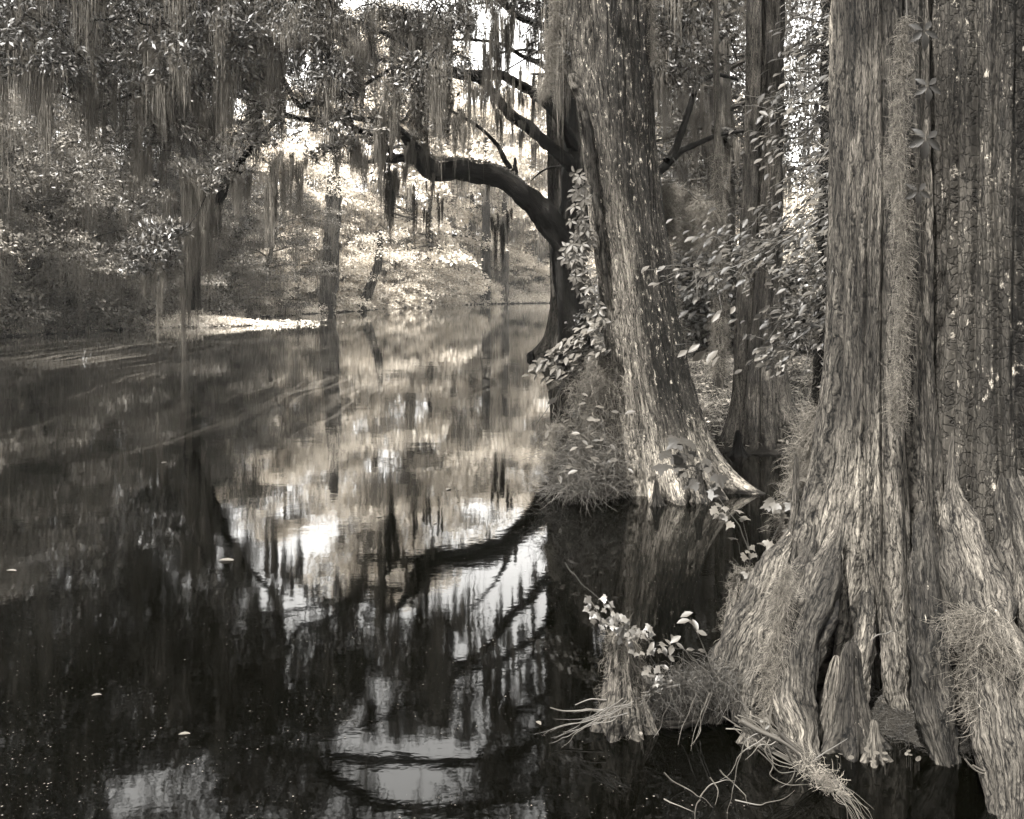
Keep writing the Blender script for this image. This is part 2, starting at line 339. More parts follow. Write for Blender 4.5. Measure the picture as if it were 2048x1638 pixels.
# ================================================================== SETTING: ground and water
def xL(y): return np.interp(y, [-40, 0, 30, 37, 44, 60, 72, 85, 98, 106, 114, 120, 124], [-26, -25, -23, -21.3, -18.6, -17.6, -15.6, -13.4, -10, -6.8, -1.5, 5, 14])
def xR(y): return np.interp(y, [-40, 2, 9.6, 10.6, 11.5, 13, 20, 25, 30, 60, 90, 110], [6, 5.5, 5.2, 3.9, 2.7, 2.4, 2.2, 1.9, 2.6, 7, 14, 24])
def ground_h(X, Y):
    P = np.stack([X, Y, 0*X], -1); j = 1.1*fbm(P*.35, 3, 5)*np.clip(Y/40, .25, 1)
    d = np.minimum(X-xL(Y)+j*1.5, xR(Y)-X+j*.5); d = np.where(Y > 122, np.minimum(d, (123.5-Y)), d)
    h = np.where(d < 0, .06+.24*(1-np.exp(d/1.2)), -.9*(1-np.exp(-np.maximum(d, 0)/.7))-.04)
    h = h+np.where(d < 0, .10*fbm(P*1.3, 3, 9), 0)
    for cx, cy, r, a in ((2.0, 4.15, .62, .05), (2.75, 4.1, .6, .06), (3.25, 11.2, 1.0, .15), (1.3, 8.9, .3, .0)):
        h = np.maximum(h, -.12+(a+.12)*np.exp(-(((X-cx)**2+(Y-cy)**2)/r**2)**2))
    for cx, cy, rx, ry, a in ((-17.2, 47.5, 3.6, 3.0, .35),):
        h = np.maximum(h, -.25+a*1.6*np.exp(-((X-cx)/rx)**2-((Y-cy)/ry)**2))
    return np.minimum(h, .55)+np.where((X-2)**2+(Y-4)**2 < 4, .02*fbm(P*9, 2, 3), 0)
def make_grid(name, xs, ys, hf, mat):
    X, Y = np.meshgrid(xs, ys); h = hf(X.ravel(), Y.ravel()); V = np.stack([X.ravel(), Y.ravel(), h], -1)
    nx = len(xs); i = (np.arange(len(ys)-1)*nx)[:, None]; j = np.arange(nx-1)[None]
    Fq = np.stack([i+j, i+j+1, i+nx+j+1, i+nx+j], -1).reshape(-1, 4)
    g = Geo(); g.add(V, Fq, bk=V); return tag(g.build(name, mat, smooth=True), kind='structure')
xs = np.concatenate([np.arange(-600, -60, 30), np.arange(-60, -25, 2.5), np.arange(-25, -1, .6), np.arange(-1, 6, .1), np.arange(6, 20, .6), np.arange(20, 60, 2.5), np.arange(60, 630, 30)])
ys = np.concatenate([np.arange(-200, -10, 15), np.arange(-10, 2, 1), np.arange(2, 6, .09), np.arange(6, 16, .25), np.arange(16, 60, .6), np.arange(60, 140, 1.2), np.arange(140, 900, 30)])
make_grid('ground', xs, ys, ground_h, M['soil'])
make_grid('water', np.linspace(-500, 500, 5), np.linspace(-150, 800, 5), lambda X, Y: 0*X, M['water'])

# ================================================================== fluted trunks
def trunk(path, rad, lobes, z1, z0=-.35, nz=240, nth=240, amp=.012, seed=0, fl=.06, nfl=7, face=0., dense=1., side=None, fdec=1.6, vfun=None):
    """path [(z,x,y)], rad [(z,r)], lobes [(deg, reach, width_deg, height, power)]; face = direction the dense columns point to"""
    path = np.array(path, float); rad = np.array(rad, float)
    t = np.linspace(0, 1, nz); z = z0+(z1-z0)*t**dense
    u = np.linspace(-1, 1, nth, endpoint=False); th = face+np.pi*(u*.62+.38*u**3)          # denser near 'face'
    cx = np.interp(z, path[:, 0], path[:, 1]); cy = np.interp(z, path[:, 0], path[:, 2]); R = np.interp(z, rad[:, 0], rad[:, 1])
    Z = np.repeat(z, nth); TH = np.tile(th, nz); r = np.repeat(R, nth); Rm = float(np.interp(min(1.0, z1*.3), rad[:, 0], rad[:, 1]))
    zz = np.maximum(Z, 0)
    P = np.stack([np.cos(TH)*1.3, np.sin(TH)*1.3, Z*.16], -1)+seed*7.7
    r = r*(1+fl*vnoise(P*1.6, seed)+fl*.8*np.exp(-zz/fdec)*vnoise(P*3.2*(nfl/7), seed+3)+fl*.45*vnoise(P*5.5, seed+5))
    for (a, A, wd, hh, pw) in lobes:
        aw = math.radians(a)+.05*vnoise(np.stack([Z*1.2, Z*0, Z*0+a], -1), seed); dd = (TH-aw+np.pi) % (2*np.pi)-np.pi
        grow = np.exp(-(zz/hh)**pw); wdr = math.radians(wd)*(.85+1.0*(1-grow))
        r = r+A*grow*np.exp(-np.abs(dd/wdr)**2.2)*(1+.06*vnoise(np.stack([Z*5, TH*3, Z*0], -1), seed+9))
    bk = np.stack([np.cos(TH)*Rm*1.25, np.sin(TH)*Rm*1.25, Z], -1)
    C = bk+seed*2.3+.03*np.stack([vnoise(bk*np.array([3, 3, 1.2]), 1), vnoise(bk*np.array([3, 3, 1.2])+9, 2), 0*Z], -1)
    f1 = np.abs(vnoise(C*np.array([21, 21, 1.3]), seed+11)); f2 = np.abs(vnoise(C*np.array([52, 52, 3.2]), seed+12)); f3 = vnoise(C*np.array([8, 8, .8]), seed+13)
    f4 = vnoise(C*np.array([95, 95, 8]), seed+14)
    r = r+amp*(1.5*np.minimum(f1*2.4, 1)+.8*np.minimum(f2*2.4, 1)+1.6*f3+.35*f4-1.2)
    V = np.stack([np.repeat(cx, nth)+np.cos(TH)*r, np.repeat(cy, nth)+np.sin(TH)*r, Z], -1)
    i = np.arange(nz-1)[:, None]*nth; j = np.arange(nth)[None]; k = (j+1) % nth
    Fq = np.stack([i+j, i+k, i+nth+k, i+nth+j], -1).reshape(-1, 4)
    v = np.zeros(len(Z)) if vfun is None else vfun(TH, Z)
    g = Geo(); g.add(V, Fq, v, bk+seed*1.7)
    def surf(a, zq, off=0.0):                     # point on the surface at angle a (deg), height z
        ai = int(np.argmin(np.abs((th-math.radians(a)+np.pi) % (2*np.pi)-np.pi))); zi = int(np.argmin(np.abs(z-zq)))
        p = V[zi*nth+ai].copy(); p[:2] += off*np.array([math.cos(th[ai]), math.sin(th[ai])]); return p
    g.surf = surf; return g

# ================================================================== generated trees
def gen_tree(seed, H, tr, cr, h0, nprim, ca, ncl, leaf, moss=0, mlen=2., mw=.016, tmpl=DIA, lean=(0, 0), prof=None, flat=.28, base=1.5, v0=.5, nsec=3, msz=75):
    rs = np.random.RandomState(seed); R = random.Random(seed)
    T, C, Mo = Geo(), Geo(), Geo()
    n = 9; zs = np.linspace(-.4, H*.97, n); wob = np.cumsum(rs.randn(n, 2)*.035*H/n, 0)
    zc = np.maximum(zs, 0)/H; px = lean[0]*zc**1.3+wob[:, 0]; py = lean[1]*zc**1.3+wob[:, 1]
    rr = tr*(1-.85*np.clip(zs/H, 0, 1))*(1+base*np.exp(-np.maximum(zs, 0)/(H*.05)))
    addtube(T, np.stack([px, py, zs], -1), rr, sides=10, rough=.35, seed=seed, smooth_n=26)
    prof = prof or (lambda u: math.sin(math.pi*(.22+.73*u))**.7)
    for i in range(nprim):
        u = (i+.5*R.random())/nprim; hz = H*(h0+(.97-h0)*u); a = i*2.399+R.uniform(-.5, .5); L = cr*prof(u)*R.uniform(.7, 1.15)
        b = np.array([np.interp(hz, zs, px), np.interp(hz, zs, py), hz]); rise = R.uniform(-.05, .35)+.5*u
        t = np.linspace(0, 1, 5)[:, None]; dirv = np.array([math.cos(a), math.sin(a), 0])
        pts = b+dirv*L*t+np.array([0, 0, 1])*(rise*L*t-.30*L*t*t)+rs.randn(5, 3)*.05*L*np.minimum(t*2, 1)
        br = tr*.34*(1-.6*u)*(L/cr)
        addtube(T, pts, br*np.array([1, .75, .5, .3, .1])+.008, sides=5, seed=seed+i, rough=.2)
        for s in range(nsec+1):
            tt = (s+.8)/(nsec+.8); q = b+(pts[-1]-b)*0; q = np.array([np.interp(tt, t[:, 0], pts[:, k]) for k in range(3)])
            if s < nsec:
                sa = a+R.choice((-1, 1))*R.uniform(.5, 1.3); sL = L*R.uniform(.2, .5); e = q+np.array([math.cos(sa)*sL, math.sin(sa)*sL, R.uniform(-.25, .25)*sL])
                addtube(T, [q, (q+e)/2+rs.randn(3)*.06*sL, e], [br*.3+.006, br*.18+.005, .005], sides=4, seed=s)
            else: e = q
            rad = ca*R.uniform(.55, 1.25); clump(C, e, rad, rad*flat, int(ncl*(rad/ca)**2)+6, leaf, rs, tmpl, v0=v0+R.uniform(-.22, .22))
            if moss and R.random() < moss:
                curtain(Mo, e-np.array([0, 0, rad*.15]), rad*.75, mlen*R.uniform(.5, 1.5), msz, mw, rs)
    return T, C, Mo
def make_tree(geos, name, loc, label, cat, group, bark, leafm, mossm=None):
    root = thing(name, (0, 0, 0), label, cat, group)
    geos[0].build('trunk', bark, root, smooth=True); geos[1].build('crown', leafm, root)
    if mossm and geos[2].n: geos[2].build('moss_foliage', mossm, root)
    root.location = loc; return root

# prototypes: geometry first
GF1 = gen_tree(11, 21, .5, 5.5, .16, 26, 1.6, 230, .27, moss=.7, mlen=2.5, mw=.045)
GF2 = gen_tree(12, 17, .4, 5.0, .10, 24, 1.6, 240, .27, moss=.6, mlen=2.2, mw=.045, lean=(1.5, 0))
GF3 = gen_tree(13, 8, .22, 3.8, .05, 17, 1.2, 220, .22, moss=.5, mlen=1.5, mw=.08)
GT1 = gen_tree(21, 29, .62, 5.5, .2, 36, 1.4, 260, .16, moss=.8, mlen=3.2, mw=.022, base=1.8, flat=.22, v0=.35, msz=90)
GT2 = gen_tree(22, 25, .5, 6.0, .15, 32, 1.5, 280, .16, moss=.7, mlen=2.8, mw=.022, lean=(2, 0), v0=.35, msz=90)
GO1 = gen_tree(31, 9.5, .26, 4.8, .12, 19, 1.15, 300, .145, moss=.95, mlen=2.2, mw=.016, lean=(2.6, -.5), flat=.26, nsec=3, msz=75)
GO2 = gen_tree(32, 7.5, .2, 4.0, .08, 17, 1.0, 290, .135, moss=.9, mlen=1.9, mw=.016, lean=(1.8, .6), flat=.28, msz=70)
GS1 = gen_tree(41, 2.6, .05, 1.7, .02, 20, .55, 110, .13, v0=.5, flat=.35, base=.3, nsec=2)
GS2 = gen_tree(42, 1.6, .04, 1.5, .02, 18, .45, 90, .12, v0=.6, flat=.4, base=.3, nsec=2)
rnd = random.Random(5)
def scatter(geos, spots, name, labels, cat, group, bark, leafm, mossm):
    """first spot gets the prototype, the rest copies with their own label"""
    proto = None
    for i, (x, y, s, rz) in enumerate(spots):
        lab = labels(x, y, i) if callable(labels) else labels
        if proto is None: proto = make_tree(geos, name, (0, 0, 0), lab, cat, group, bark, leafm, mossm); o = proto
        else: o = copy_tree(proto); o['label'] = lab
        z = float(ground_h(np.array([x]), np.array([y]))[0])
        o.location = (x, y, max(z-.1, -.3)); o.rotation_euler = (0, 0, rz); o.scale = (s, s, s*rnd.uniform(.92, 1.1))
def jit(a): return rnd.uniform(-a, a)
# ---- far bank closing the river, its sunlight put into pale leaf colour
far1 = []; far2 = []; far3 = []
for i, px in enumerate(range(380, 1500, 62)):
    t = (px-380)/1100; D = np.interp(px, [380, 640, 900, 1060, 1500], [72, 80, 114, 134, 140])+3+jit(2)
    x = (px-1024)/F*D
    (far1 if i % 2 else far2).append((x, D, D*.0112*rnd.uniform(.85, 1.12)*(1 if i % 2 else 1.15)*(1.4 if 690 < px < 900 else 1.), rnd.uniform(0, 6.28)))
for i, px in enumerate(range(440, 1300, 36)):
    if min(abs(px-655), abs(px-725), abs(px-975)) < 26: continue
    D = np.interp(px, [380, 640, 740, 900, 1060, 1500], [64, 74, 86, 108, 127, 130])+jit(1.2); x = (px-1024)/F*D
    far3.append((x-1.2, D+1.5, rnd.uniform(.6, 1.0), rnd.uniform(0, 6.28)))
scatter(GF1, far1, 'broadleaf_tree', 'tall sunlit broadleaf tree hung with moss in the row behind the far bank', 'tree', 'tall trees along the far bank', M['bark_far'], M['leaf_sun_tint'], M['moss_pale'])
scatter(GF2, far2, 'leaning_tree', 'leaning sunlit broadleaf tree with wide low crown behind the far bank', 'tree', 'leaning trees along the far bank', M['bark_far'], M['leaf_sun_tint'], M['moss_pale'])
scatter(GF3, far3, 'small_tree', 'low bushy pale tree at the water edge of the far bank', 'tree', 'low trees at the far water edge', M['bark_far'], M['leaf_sun_tint'], M['moss_pale'])
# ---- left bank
lt1 = [(-29.5, 34, 1.0, .3), (-26, 43, 1.05, 2.1), (-24.5, 52, 1, 4.0), (-22.5, 61, .95, 5.0), (-33, 24, 1.0, 1), (-36, 40, 1.1, 2), (-33, 52, 1.05, 1.2), (-33, 2, 1, 2)]  # those nearest the camera are out of view, added to shade the bank
lt2 = [(-27.5, 38.5, 1.0, .1), (-24.8, 47.5, .95, 5.9), (-22.8, 57, .9, .4), (-31.5, 30, 1, .2), (-30, 66, 1, 2), (-34, 12, 1.1, 1)]  # the nearest one is likewise unseen and added for shade
scatter(GT1, lt1, 'cypress_tree', lambda x, y, i: ('tall dark cypress hung with moss rising behind the left bank' if y > 20 else 'unseen tall dark cypress added for shade on the near left bank'), 'tree', 'tall cypresses behind the left bank', M['bark_far'], M['needle'], M['moss_dark'])
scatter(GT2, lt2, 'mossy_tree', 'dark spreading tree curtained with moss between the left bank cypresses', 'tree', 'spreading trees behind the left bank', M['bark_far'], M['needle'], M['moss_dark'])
lo1 = [(-23.2, 35.5, 1.0, .2), (-21.6, 41.5, .85, -.3), (-20.6, 52, .9, .3), (-18.8, 63, .9, .4), (-24.5, 31, 1.1, .2)]
lo2 = [(-22.4, 38.6, .95, 0), (-20.6, 45.5, .8, .4), (-19.6, 57.5, .9, 0), (-24, 28, 1, .2)]
scatter(GO1, lo1, 'overhanging_tree', 'low leafy tree with layered sprays leaning out from the left bank', 'tree', 'low trees leaning over the left water edge', M['bark_far'], M['leaf'], M['moss'])
scatter(GO2, lo2, 'bushy_tree', 'short bushy tree with dense sprays at the left water edge', 'tree', 'bushy trees at the left water edge', M['bark_far'], M['leaf'], M['moss'])
# ---- shrubs along the banks
s1 = []; s2 = []; s3 = []
for y in np.arange(31, 112, 2.3):
    x = float(xL(y))-rnd.uniform(.4, 1.5)
    if abs(y-47.5) < 3.3: x -= 1.5
    if 66 < y < 73: continue
    (s1 if rnd.random() < .5 else s2).append((x, y, rnd.uniform(.6, 1.35)*(1+y/150), rnd.uniform(0, 6.28)))
for px in range(748, 1110, 16):
    D = np.interp(px, [640, 740, 900, 1060, 1500], [73, 85, 107, 124, 124])+jit(.8); s3.append(((px-1024)/F*D-.6, D+.8, rnd.uniform(.9, 1.5), rnd.uniform(0, 6.28)))
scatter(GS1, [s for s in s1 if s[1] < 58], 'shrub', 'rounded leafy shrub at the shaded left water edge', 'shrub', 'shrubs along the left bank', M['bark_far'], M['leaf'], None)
scatter(GS1, [s for s in s1 if s[1] >= 58], 'sunlit_shrub', 'rounded sunlit shrub where the left bank nears the river bend', 'shrub', 'sunlit shrubs towards the river bend', M['bark_far'], M['leaf_sun_tint'], None)  # same shrub again, sunlight coloured into its leaves
scatter(GS2, [s for s in s2 if s[1] >= 58], 'sunlit_low_shrub', 'low sunlit shrub where the left bank nears the river bend', 'shrub', 'low sunlit shrubs towards the river bend', M['bark_far'], M['leaf_sun_tint'], None)  # lit copy of the low shrub, the sun put into its leaf colour
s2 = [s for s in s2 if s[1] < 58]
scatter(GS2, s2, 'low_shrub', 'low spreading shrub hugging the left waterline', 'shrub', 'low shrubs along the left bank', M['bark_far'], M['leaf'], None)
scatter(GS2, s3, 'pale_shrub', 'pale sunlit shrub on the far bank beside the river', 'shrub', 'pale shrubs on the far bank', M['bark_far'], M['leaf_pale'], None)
# ---- right bank woods
rw1 = [(7.5, 30, .8, 1), (11, 38, .85, 2), (15.5, 31, .85, 3), (9.5, 48, .9, 4), (19, 42, .9, 5), (13, 56, .9, 1.4), (14.5, 22, .8, .5), (9.2, 62, .9, 3)]
rw2 = [(9.8, 24.5, .6, 1), (12.5, 28, .7, 3), (6.6, 37, .6, 2), (17, 26, .8, 4), (12, 46, .8, 2.2), (7, 52, .75, 5)]
scatter(gen_tree(23, 27, .5, 5.0, .26, 34, 1.4, 130, .22, moss=.9, mlen=2.6, mw=.018, base=1.8, flat=.22, v0=.35, msz=95), rw1, 'woodland_cypress', 'tall mossy cypress standing back in the right bank woods', 'tree', 'cypresses in the right bank woods', M['bark_grey'], M['needle'], M['moss_dark'])
scatter(gen_tree(24, 11, .18, 3.6, .14, 26, 1.0, 130, .16, moss=.5, mlen=1.3, mw=.014), rw2, 'understorey_tree', 'small leafy understorey tree in the shaded right bank woods', 'tree', 'understorey trees in the right bank woods', M['bark_grey'], M['leaf'], M['moss'])
s4 = [(3.6+rnd.random()*9, 21+rnd.random()*16, rnd.uniform(.6, 1.1), rnd.uniform(0, 6.28)) for i in range(26)]
scatter(GS1, s4, 'woodland_shrub', 'leafy shrub on the floor of the right bank woods', 'shrub', 'shrubs in the right bank woods', M['bark_far'], M['leaf_dark'], None)
# ---- far-off wood as one mass behind all of it
GW = gen_tree(51, 20, .5, 5.5, .08, 26, 2.2, 46, .75, flat=.35)
wood = Geo()
for i in range(62):
    if i < 18: x, y = -75+i*4.6+jit(1), 92+i*3.6+jit(4)
    elif i < 40: x, y = 8+(i-18)*3.4+jit(1), 150-(i-18)*4.2+jit(3)
    else: x, y = -64+(i % 4)*5+jit(2), -6+(i-40)*5+jit(2)
    for q in (0, 1): wood.merge(GW[q].xf((x, y, 0), rnd.uniform(0, 6.28), rnd.uniform(.7, .95)))
tag(wood.build('distant_wood', M['leaf_sun_tint']), 'mass of distant wood closing the view behind the banks', 'wood', kind='stuff')
# ================================================================== HERO TREES
def X_(px, D): return (px-1024)/F*D
def smooth01(x, a, b): t = np.clip((x-a)/(b-a), 0, 1); return t*t*(3-2*t)
def wires(g, P, d, L, r, rs, seg=6, curl=.25, grav=0., v=None, taper=.4):
    """thin round-ish stems (three sided): P starts, d directions, L lengths, r radii"""
    P = np.asarray(P, float); N = len(P)
    if N == 0: return
    L = np.broadcast_to(L, (N,)); r = np.broadcast_to(r, (N,)); dd = nrm(np.broadcast_to(d, (N, 3)).copy()); C = [P]
    for k in range(seg):
        dd = nrm(dd+rs.randn(N, 3)*curl+np.array([0, 0, -grav])); C.append(C[-1]+dd*(L/seg)[:, None])
    C = np.stack(C, 1); ax = nrm(np.cross(dd, rs.randn(N, 3))); ay = nrm(np.cross(dd, ax))
    t = np.linspace(1, taper, seg+1)[None, :, None, None]; ring = []
    for a in (0, 2.094, 4.189): ring.append(ax*math.cos(a)+ay*math.sin(a))
    ring = np.stack(ring, 1)[:, None]
    V = (C[:, :, None]+ring*r[:, None, None, None]*t).reshape(-1, 3)
    base = (np.arange(N)*(seg+1)*3)[:, None, None, None]; q = (np.arange(seg)*3)[None, :, None, None]; j = np.arange(3)[None, None, :, None]; j2 = (j+1) % 3
    Fq = np.concatenate([base+q+j, base+q+j2, base+q+3+j2, base+q+3+j], -1).reshape(-1, 4)
    vv = rs.rand(N) if v is None else np.broadcast_to(v, (N,)); g.add(V, Fq, np.repeat(vv, (seg+1)*3))
    return C
def fuzz_tube(g, pts, rad, n, L, r, rs, curl=.5, down=.6, v=None):
    """curly moss wrapped round a hanging line: n short curly wires along pts"""
    pts = np.asarray(pts, float); t = rs.rand(n)*(len(pts)-1); i = np.clip(t.astype(int), 0, len(pts)-2); u = (t-i)[:, None]
    c = pts[i]*(1-u)+pts[i+1]*u; R = np.interp(t, np.arange(len(pts)), np.broadcast_to(rad, (len(pts),)))
    o = rs.randn(n, 3); o[:, 2] *= .4; o = nrm(o)*(np.abs(rs.randn(n))*.55*R)[:, None]
    wires(g, c+o, nrm(o)*.4+np.array([0, 0, -down])+rs.randn(n, 3)*.3, L*(.5+rs.rand(n)), r, rs, 5, curl, .12, v)
rs = np.random.RandomState(99)

# ---------------- near right tree: two stems grown together over spreading buttress roots
fin = lambda a: (lambda th, z: a)
near = thing('buttressed_cypress', (2.1, 4.4, 0), 'huge old cypress with fused twin trunks and flaring buttress roots standing in the river', 'tree')
A_v = lambda th, z: .05+.5*smooth01(-z, -.10, .02)+.0*th
TA = trunk([(-.4, 1.90, 4.4), (1.2, 1.905, 4.4), (3.5, 1.92, 4.42), (14, 1.9, 4.6)], [(-.4, .30), (.3, .29), (.9, .265), (1.6, .24), (3.5, .232), (14, .15)],
           [(191, .56, 9, .60, .95), (209, .44, 6, .50, 1.0), (226, .40, 7, .44, 1.05), (218, -.08, 4, .9, 1.5), (241, -.13, 7, .8, 1.5), (250, -.05, 3, 5, 3), (200, -.03, 3, 3, 2), (276, -.06, 4, 9, 3), (232, -.02, 2.5, 8, 3), (168, .5, 12, .4, 1), (262, .10, 8, 1.2, 1.5), (240, .05, 7, 2.2, 2), (300, .12, 14, .8, 1)],
           5.2, nz=760, nth=820, amp=.0085, seed=3, fl=.15, nfl=9, face=math.radians(235), dense=1.35, vfun=A_v)
TA.build('trunk', M['bark_fibre'], near, smooth=True)
B_v = lambda th, z: .22+.75*smooth01(np.cos(th-math.radians(272)), .80, .97)*smooth01(z, .4, 1.6)+.3*smooth01(-z, -.12, 0)
TB = trunk([(-.4, 2.56, 4.45), (1.2, 2.55, 4.45), (3.5, 2.56, 4.45), (14, 2.7, 4.7)], [(-.4, .40), (.3, .42), (.9, .44), (1.6, .435), (3.5, .43), (14, .28)],
           [(224, .22, 6, .36, 1.0), (242, .42, 8, .46, 1.05), (263, .6, 10, .45, 1), (214, -.05, 2.2, 9, 3), (226, -.06, 2.5, 9, 3), (239, -.05, 2, 9, 3), (250, -.08, 3, 9, 3), (267, -.06, 2.5, 9, 3), (233, -.14, 5, .5, 1.5), (206, .16, 7, .8, 1.4), (290, .5, 12, .5, 1), (231, .05, 6, 2.5, 2), (255, .07, 5, 3, 2), (180, .4, 15, .4, 1)],
           5.2, nz=640, nth=820, amp=.011, seed=8, fl=.11, nfl=11, face=math.radians(245), dense=1.35, vfun=B_v)
TB.build('trunk', M['bark_block'], near, smooth=True)
def high_crown(root, cx, cy, r0, z0, zt, cr, n, seed, leaf=.16, per=150, bark='bark_grey'):
    """the upper stem and crown of a near tree, above the picture but over the water"""
    rs_ = np.random.RandomState(seed); T, C, Mo = Geo(), Geo(), Geo()
    addtube(T, [(cx, cy, z0-.3), (cx+.1, cy+.05, (z0+zt)/2), (cx, cy, zt)], [r0, r0*.6, .05], sides=12, smooth_n=14)
    for i in range(n):
        u = (i+rs_.rand())/n; a = i*2.4; z = z0+2.2+(zt-z0-2.5)*u; L = cr*(1-.55*u)*(.6+.5*rs_.rand()); e = np.array([cx+math.cos(a)*L, cy+math.sin(a)*L, z+.15*L])
        addtube(T, [(cx, cy, z), (cx+math.cos(a)*L*.5, cy+math.sin(a)*L*.5, z+.2*L), e], [r0*.2, r0*.12, .01], sides=5, smooth_n=6)
        for k in range(3):
            q = e*(1-.27*k)+np.array([cx, cy, z])*.27*k+rs_.randn(3)*.35; clump(C, q, 1.1, .3, per, leaf, rs_)
            if rs_.rand() < .5: curtain(Mo, q, .6, 1.5, 30, .03, rs_)
    T.build('upper_stem', M[bark], root, smooth=True); C.build('crown', M['needle'], root); Mo.build('moss_foliage', M['moss_dark'], root)
high_crown(near, 2.3, 4.5, .42, 5.1, 17, 5.5, 20, 5)
# ---------------- middle leaning tree
mid = thing('leaning_cypress', (1.55, 8.5, 0), 'stout leaning cypress with pale peeling edge and dark lichen speckled bark rooted in water', 'tree')
mp = [(4.89, .98, .39), (4.14, 1.005, .385), (3.39, 1.08, .35), (2.64, 1.155, .355), (1.89, 1.265, .36), (1.14, 1.38, .375), (.64, 1.47, .385), (.35, 1.53, .39), (0, 1.59, .42), (-.4, 1.62, .46)]
mp = mp[::-1]
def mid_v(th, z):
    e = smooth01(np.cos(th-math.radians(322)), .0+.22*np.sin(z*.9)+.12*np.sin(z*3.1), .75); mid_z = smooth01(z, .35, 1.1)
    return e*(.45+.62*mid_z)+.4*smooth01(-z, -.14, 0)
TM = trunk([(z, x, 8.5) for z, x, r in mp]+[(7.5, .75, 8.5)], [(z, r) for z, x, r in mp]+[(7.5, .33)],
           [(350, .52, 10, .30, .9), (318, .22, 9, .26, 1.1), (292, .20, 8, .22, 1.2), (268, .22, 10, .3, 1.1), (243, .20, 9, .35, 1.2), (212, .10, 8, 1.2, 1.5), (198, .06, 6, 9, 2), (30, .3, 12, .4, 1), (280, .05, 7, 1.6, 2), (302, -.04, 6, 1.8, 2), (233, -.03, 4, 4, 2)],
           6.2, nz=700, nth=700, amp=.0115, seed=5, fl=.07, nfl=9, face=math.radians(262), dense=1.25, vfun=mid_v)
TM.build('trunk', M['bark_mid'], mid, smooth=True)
# broken knob and the peeling slab running down from it
g = Geo()
sl_pts = [PX(px, py, 8.155) for px, py in ((1143, 148), (1150, 175), (1163, 205), (1174, 245), (1180, 285), (1184, 330), (1192, 400), (1203, 470), (1210, 540), (1216, 600))]
V, Fq, bk = tube(sl_pts, np.array([.035, .055, .04, .032, .028, .03, .035, .035, .025, .01]), 20, .8, 4, 90); g.add(V, Fq, 0, bk)
g.build('peeling_slab', M['bark_fibre'], mid, smooth=True)
high_crown(mid, .84, 8.5, .33, 6.1, 17, 5.0, 18, 6)
# boughs reaching out from its upper stem over the water, with fine foliage and moss
rb = np.random.RandomState(3); Rb = random.Random(3); BG, BM, BT = Geo(), Geo(), Geo(); nodes = []
for pts in ([(.75, 8.5, 7.4), (-.2, 9.8, 6.9), (-1.4, 11, 6.5), (-2.6, 11.8, 6.3), (-3.9, 12.2, 6.2)], [(.78, 8.5, 7.0), (.1, 9.6, 6.6), (-.5, 10.6, 6.3), (-1.0, 11.6, 6.2)]):
    V, Fq, bk = tube(pts, [.12, .09, .06, .04, .02][:len(pts)], 10, .3, 3, 30); BT.add(V, Fq, .5, bk); nodes.append(np.array(pts)); nodes.append(V.reshape(30, 10, 3).mean(1))
for k in range(85):
    c_ = PX(Rb.uniform(560, 960), Rb.uniform(-90, 62), Rb.uniform(10.6, 12.4)); al = np.concatenate(nodes); q = al[int(np.argmin(((al-c_)**2).sum(1)))]; m_ = (q+c_)/2+rb.randn(3)*.06
    addtube(BT, [q, m_, c_], [.011, .008, .004], sides=5, smooth_n=6); nodes.append(np.array([m_, c_])); r_ = Rb.uniform(.16, .34); clump(BG, c_, r_, r_*.45, 130, .065, rb, LAN, v0=.35)
    if k % 2: curtain(BM, c_, r_*.7, Rb.uniform(.25, .6), 60, .006, rb, v=.4, seg=6)
BT.build('bough', M['bark_dark'], mid, smooth=True); BG.build('bough_foliage', M['needle'], mid); BM.build('moss_foliage', M['moss'], mid)
# ---------------- back right twin cypress
twin = thing('twin_cypress', (3.15, 10.9, 0), 'pale ribbed cypress with two slender stems above a broad fluted base beside the bank', 'tree')
W = [(-.4, 3.15, .44), (0, 3.15, .40), (.58, 3.15, .31), (1.2, 3.17, .27), (1.86, 3.2, .225), (2.5, 3.25, .19), (3.8, 3.30, .15), (6, 3.33, .14), (14, 3.2, .1)]
TT = trunk([(z, x, 10.9) for z, x, r in W], [(z, r) for z, x, r in W], [(250, .16, 10, .5, 1.1), (275, .14, 11, .5, 1.1), (222, .2, 10, .45, 1), (198, .22, 9, .4, 1), (318, .30, 12, .45, 1), (342, .25, 12, .5, 1), (262, -.10, 4, 1.5, 2), (238, .05, 6, 3, 2)],
           7, nz=380, nth=320, amp=.012, seed=12, fl=.10, nfl=8, face=math.radians(262), dense=1.2, vfun=lambda th, z: .2+.5*smooth01(-z, -.2, -.02))
TT.build('trunk', M['bark_fibre'], twin, smooth=True)
TS = trunk([(.4, 2.93, 10.75), (1.2, 2.90, 10.75), (2.5, 2.97, 10.75), (3.8, 3.03, 10.75), (5.7, 3.07, 10.75), (12, 3.1, 10.8)], [(.4, .10), (1.5, .10), (2.5, .105), (3.8, .09), (5.7, .085), (12, .05)],
           [], 12, z0=.4, nz=240, nth=96, amp=.007, seed=14, fl=.1, face=math.radians(262), vfun=lambda th, z: .05)
TS.build('trunk', M['bark_fibre'], twin, smooth=True)
high_crown(twin, 3.3, 10.9, .14, 7, 19, 4.5, 16, 7)
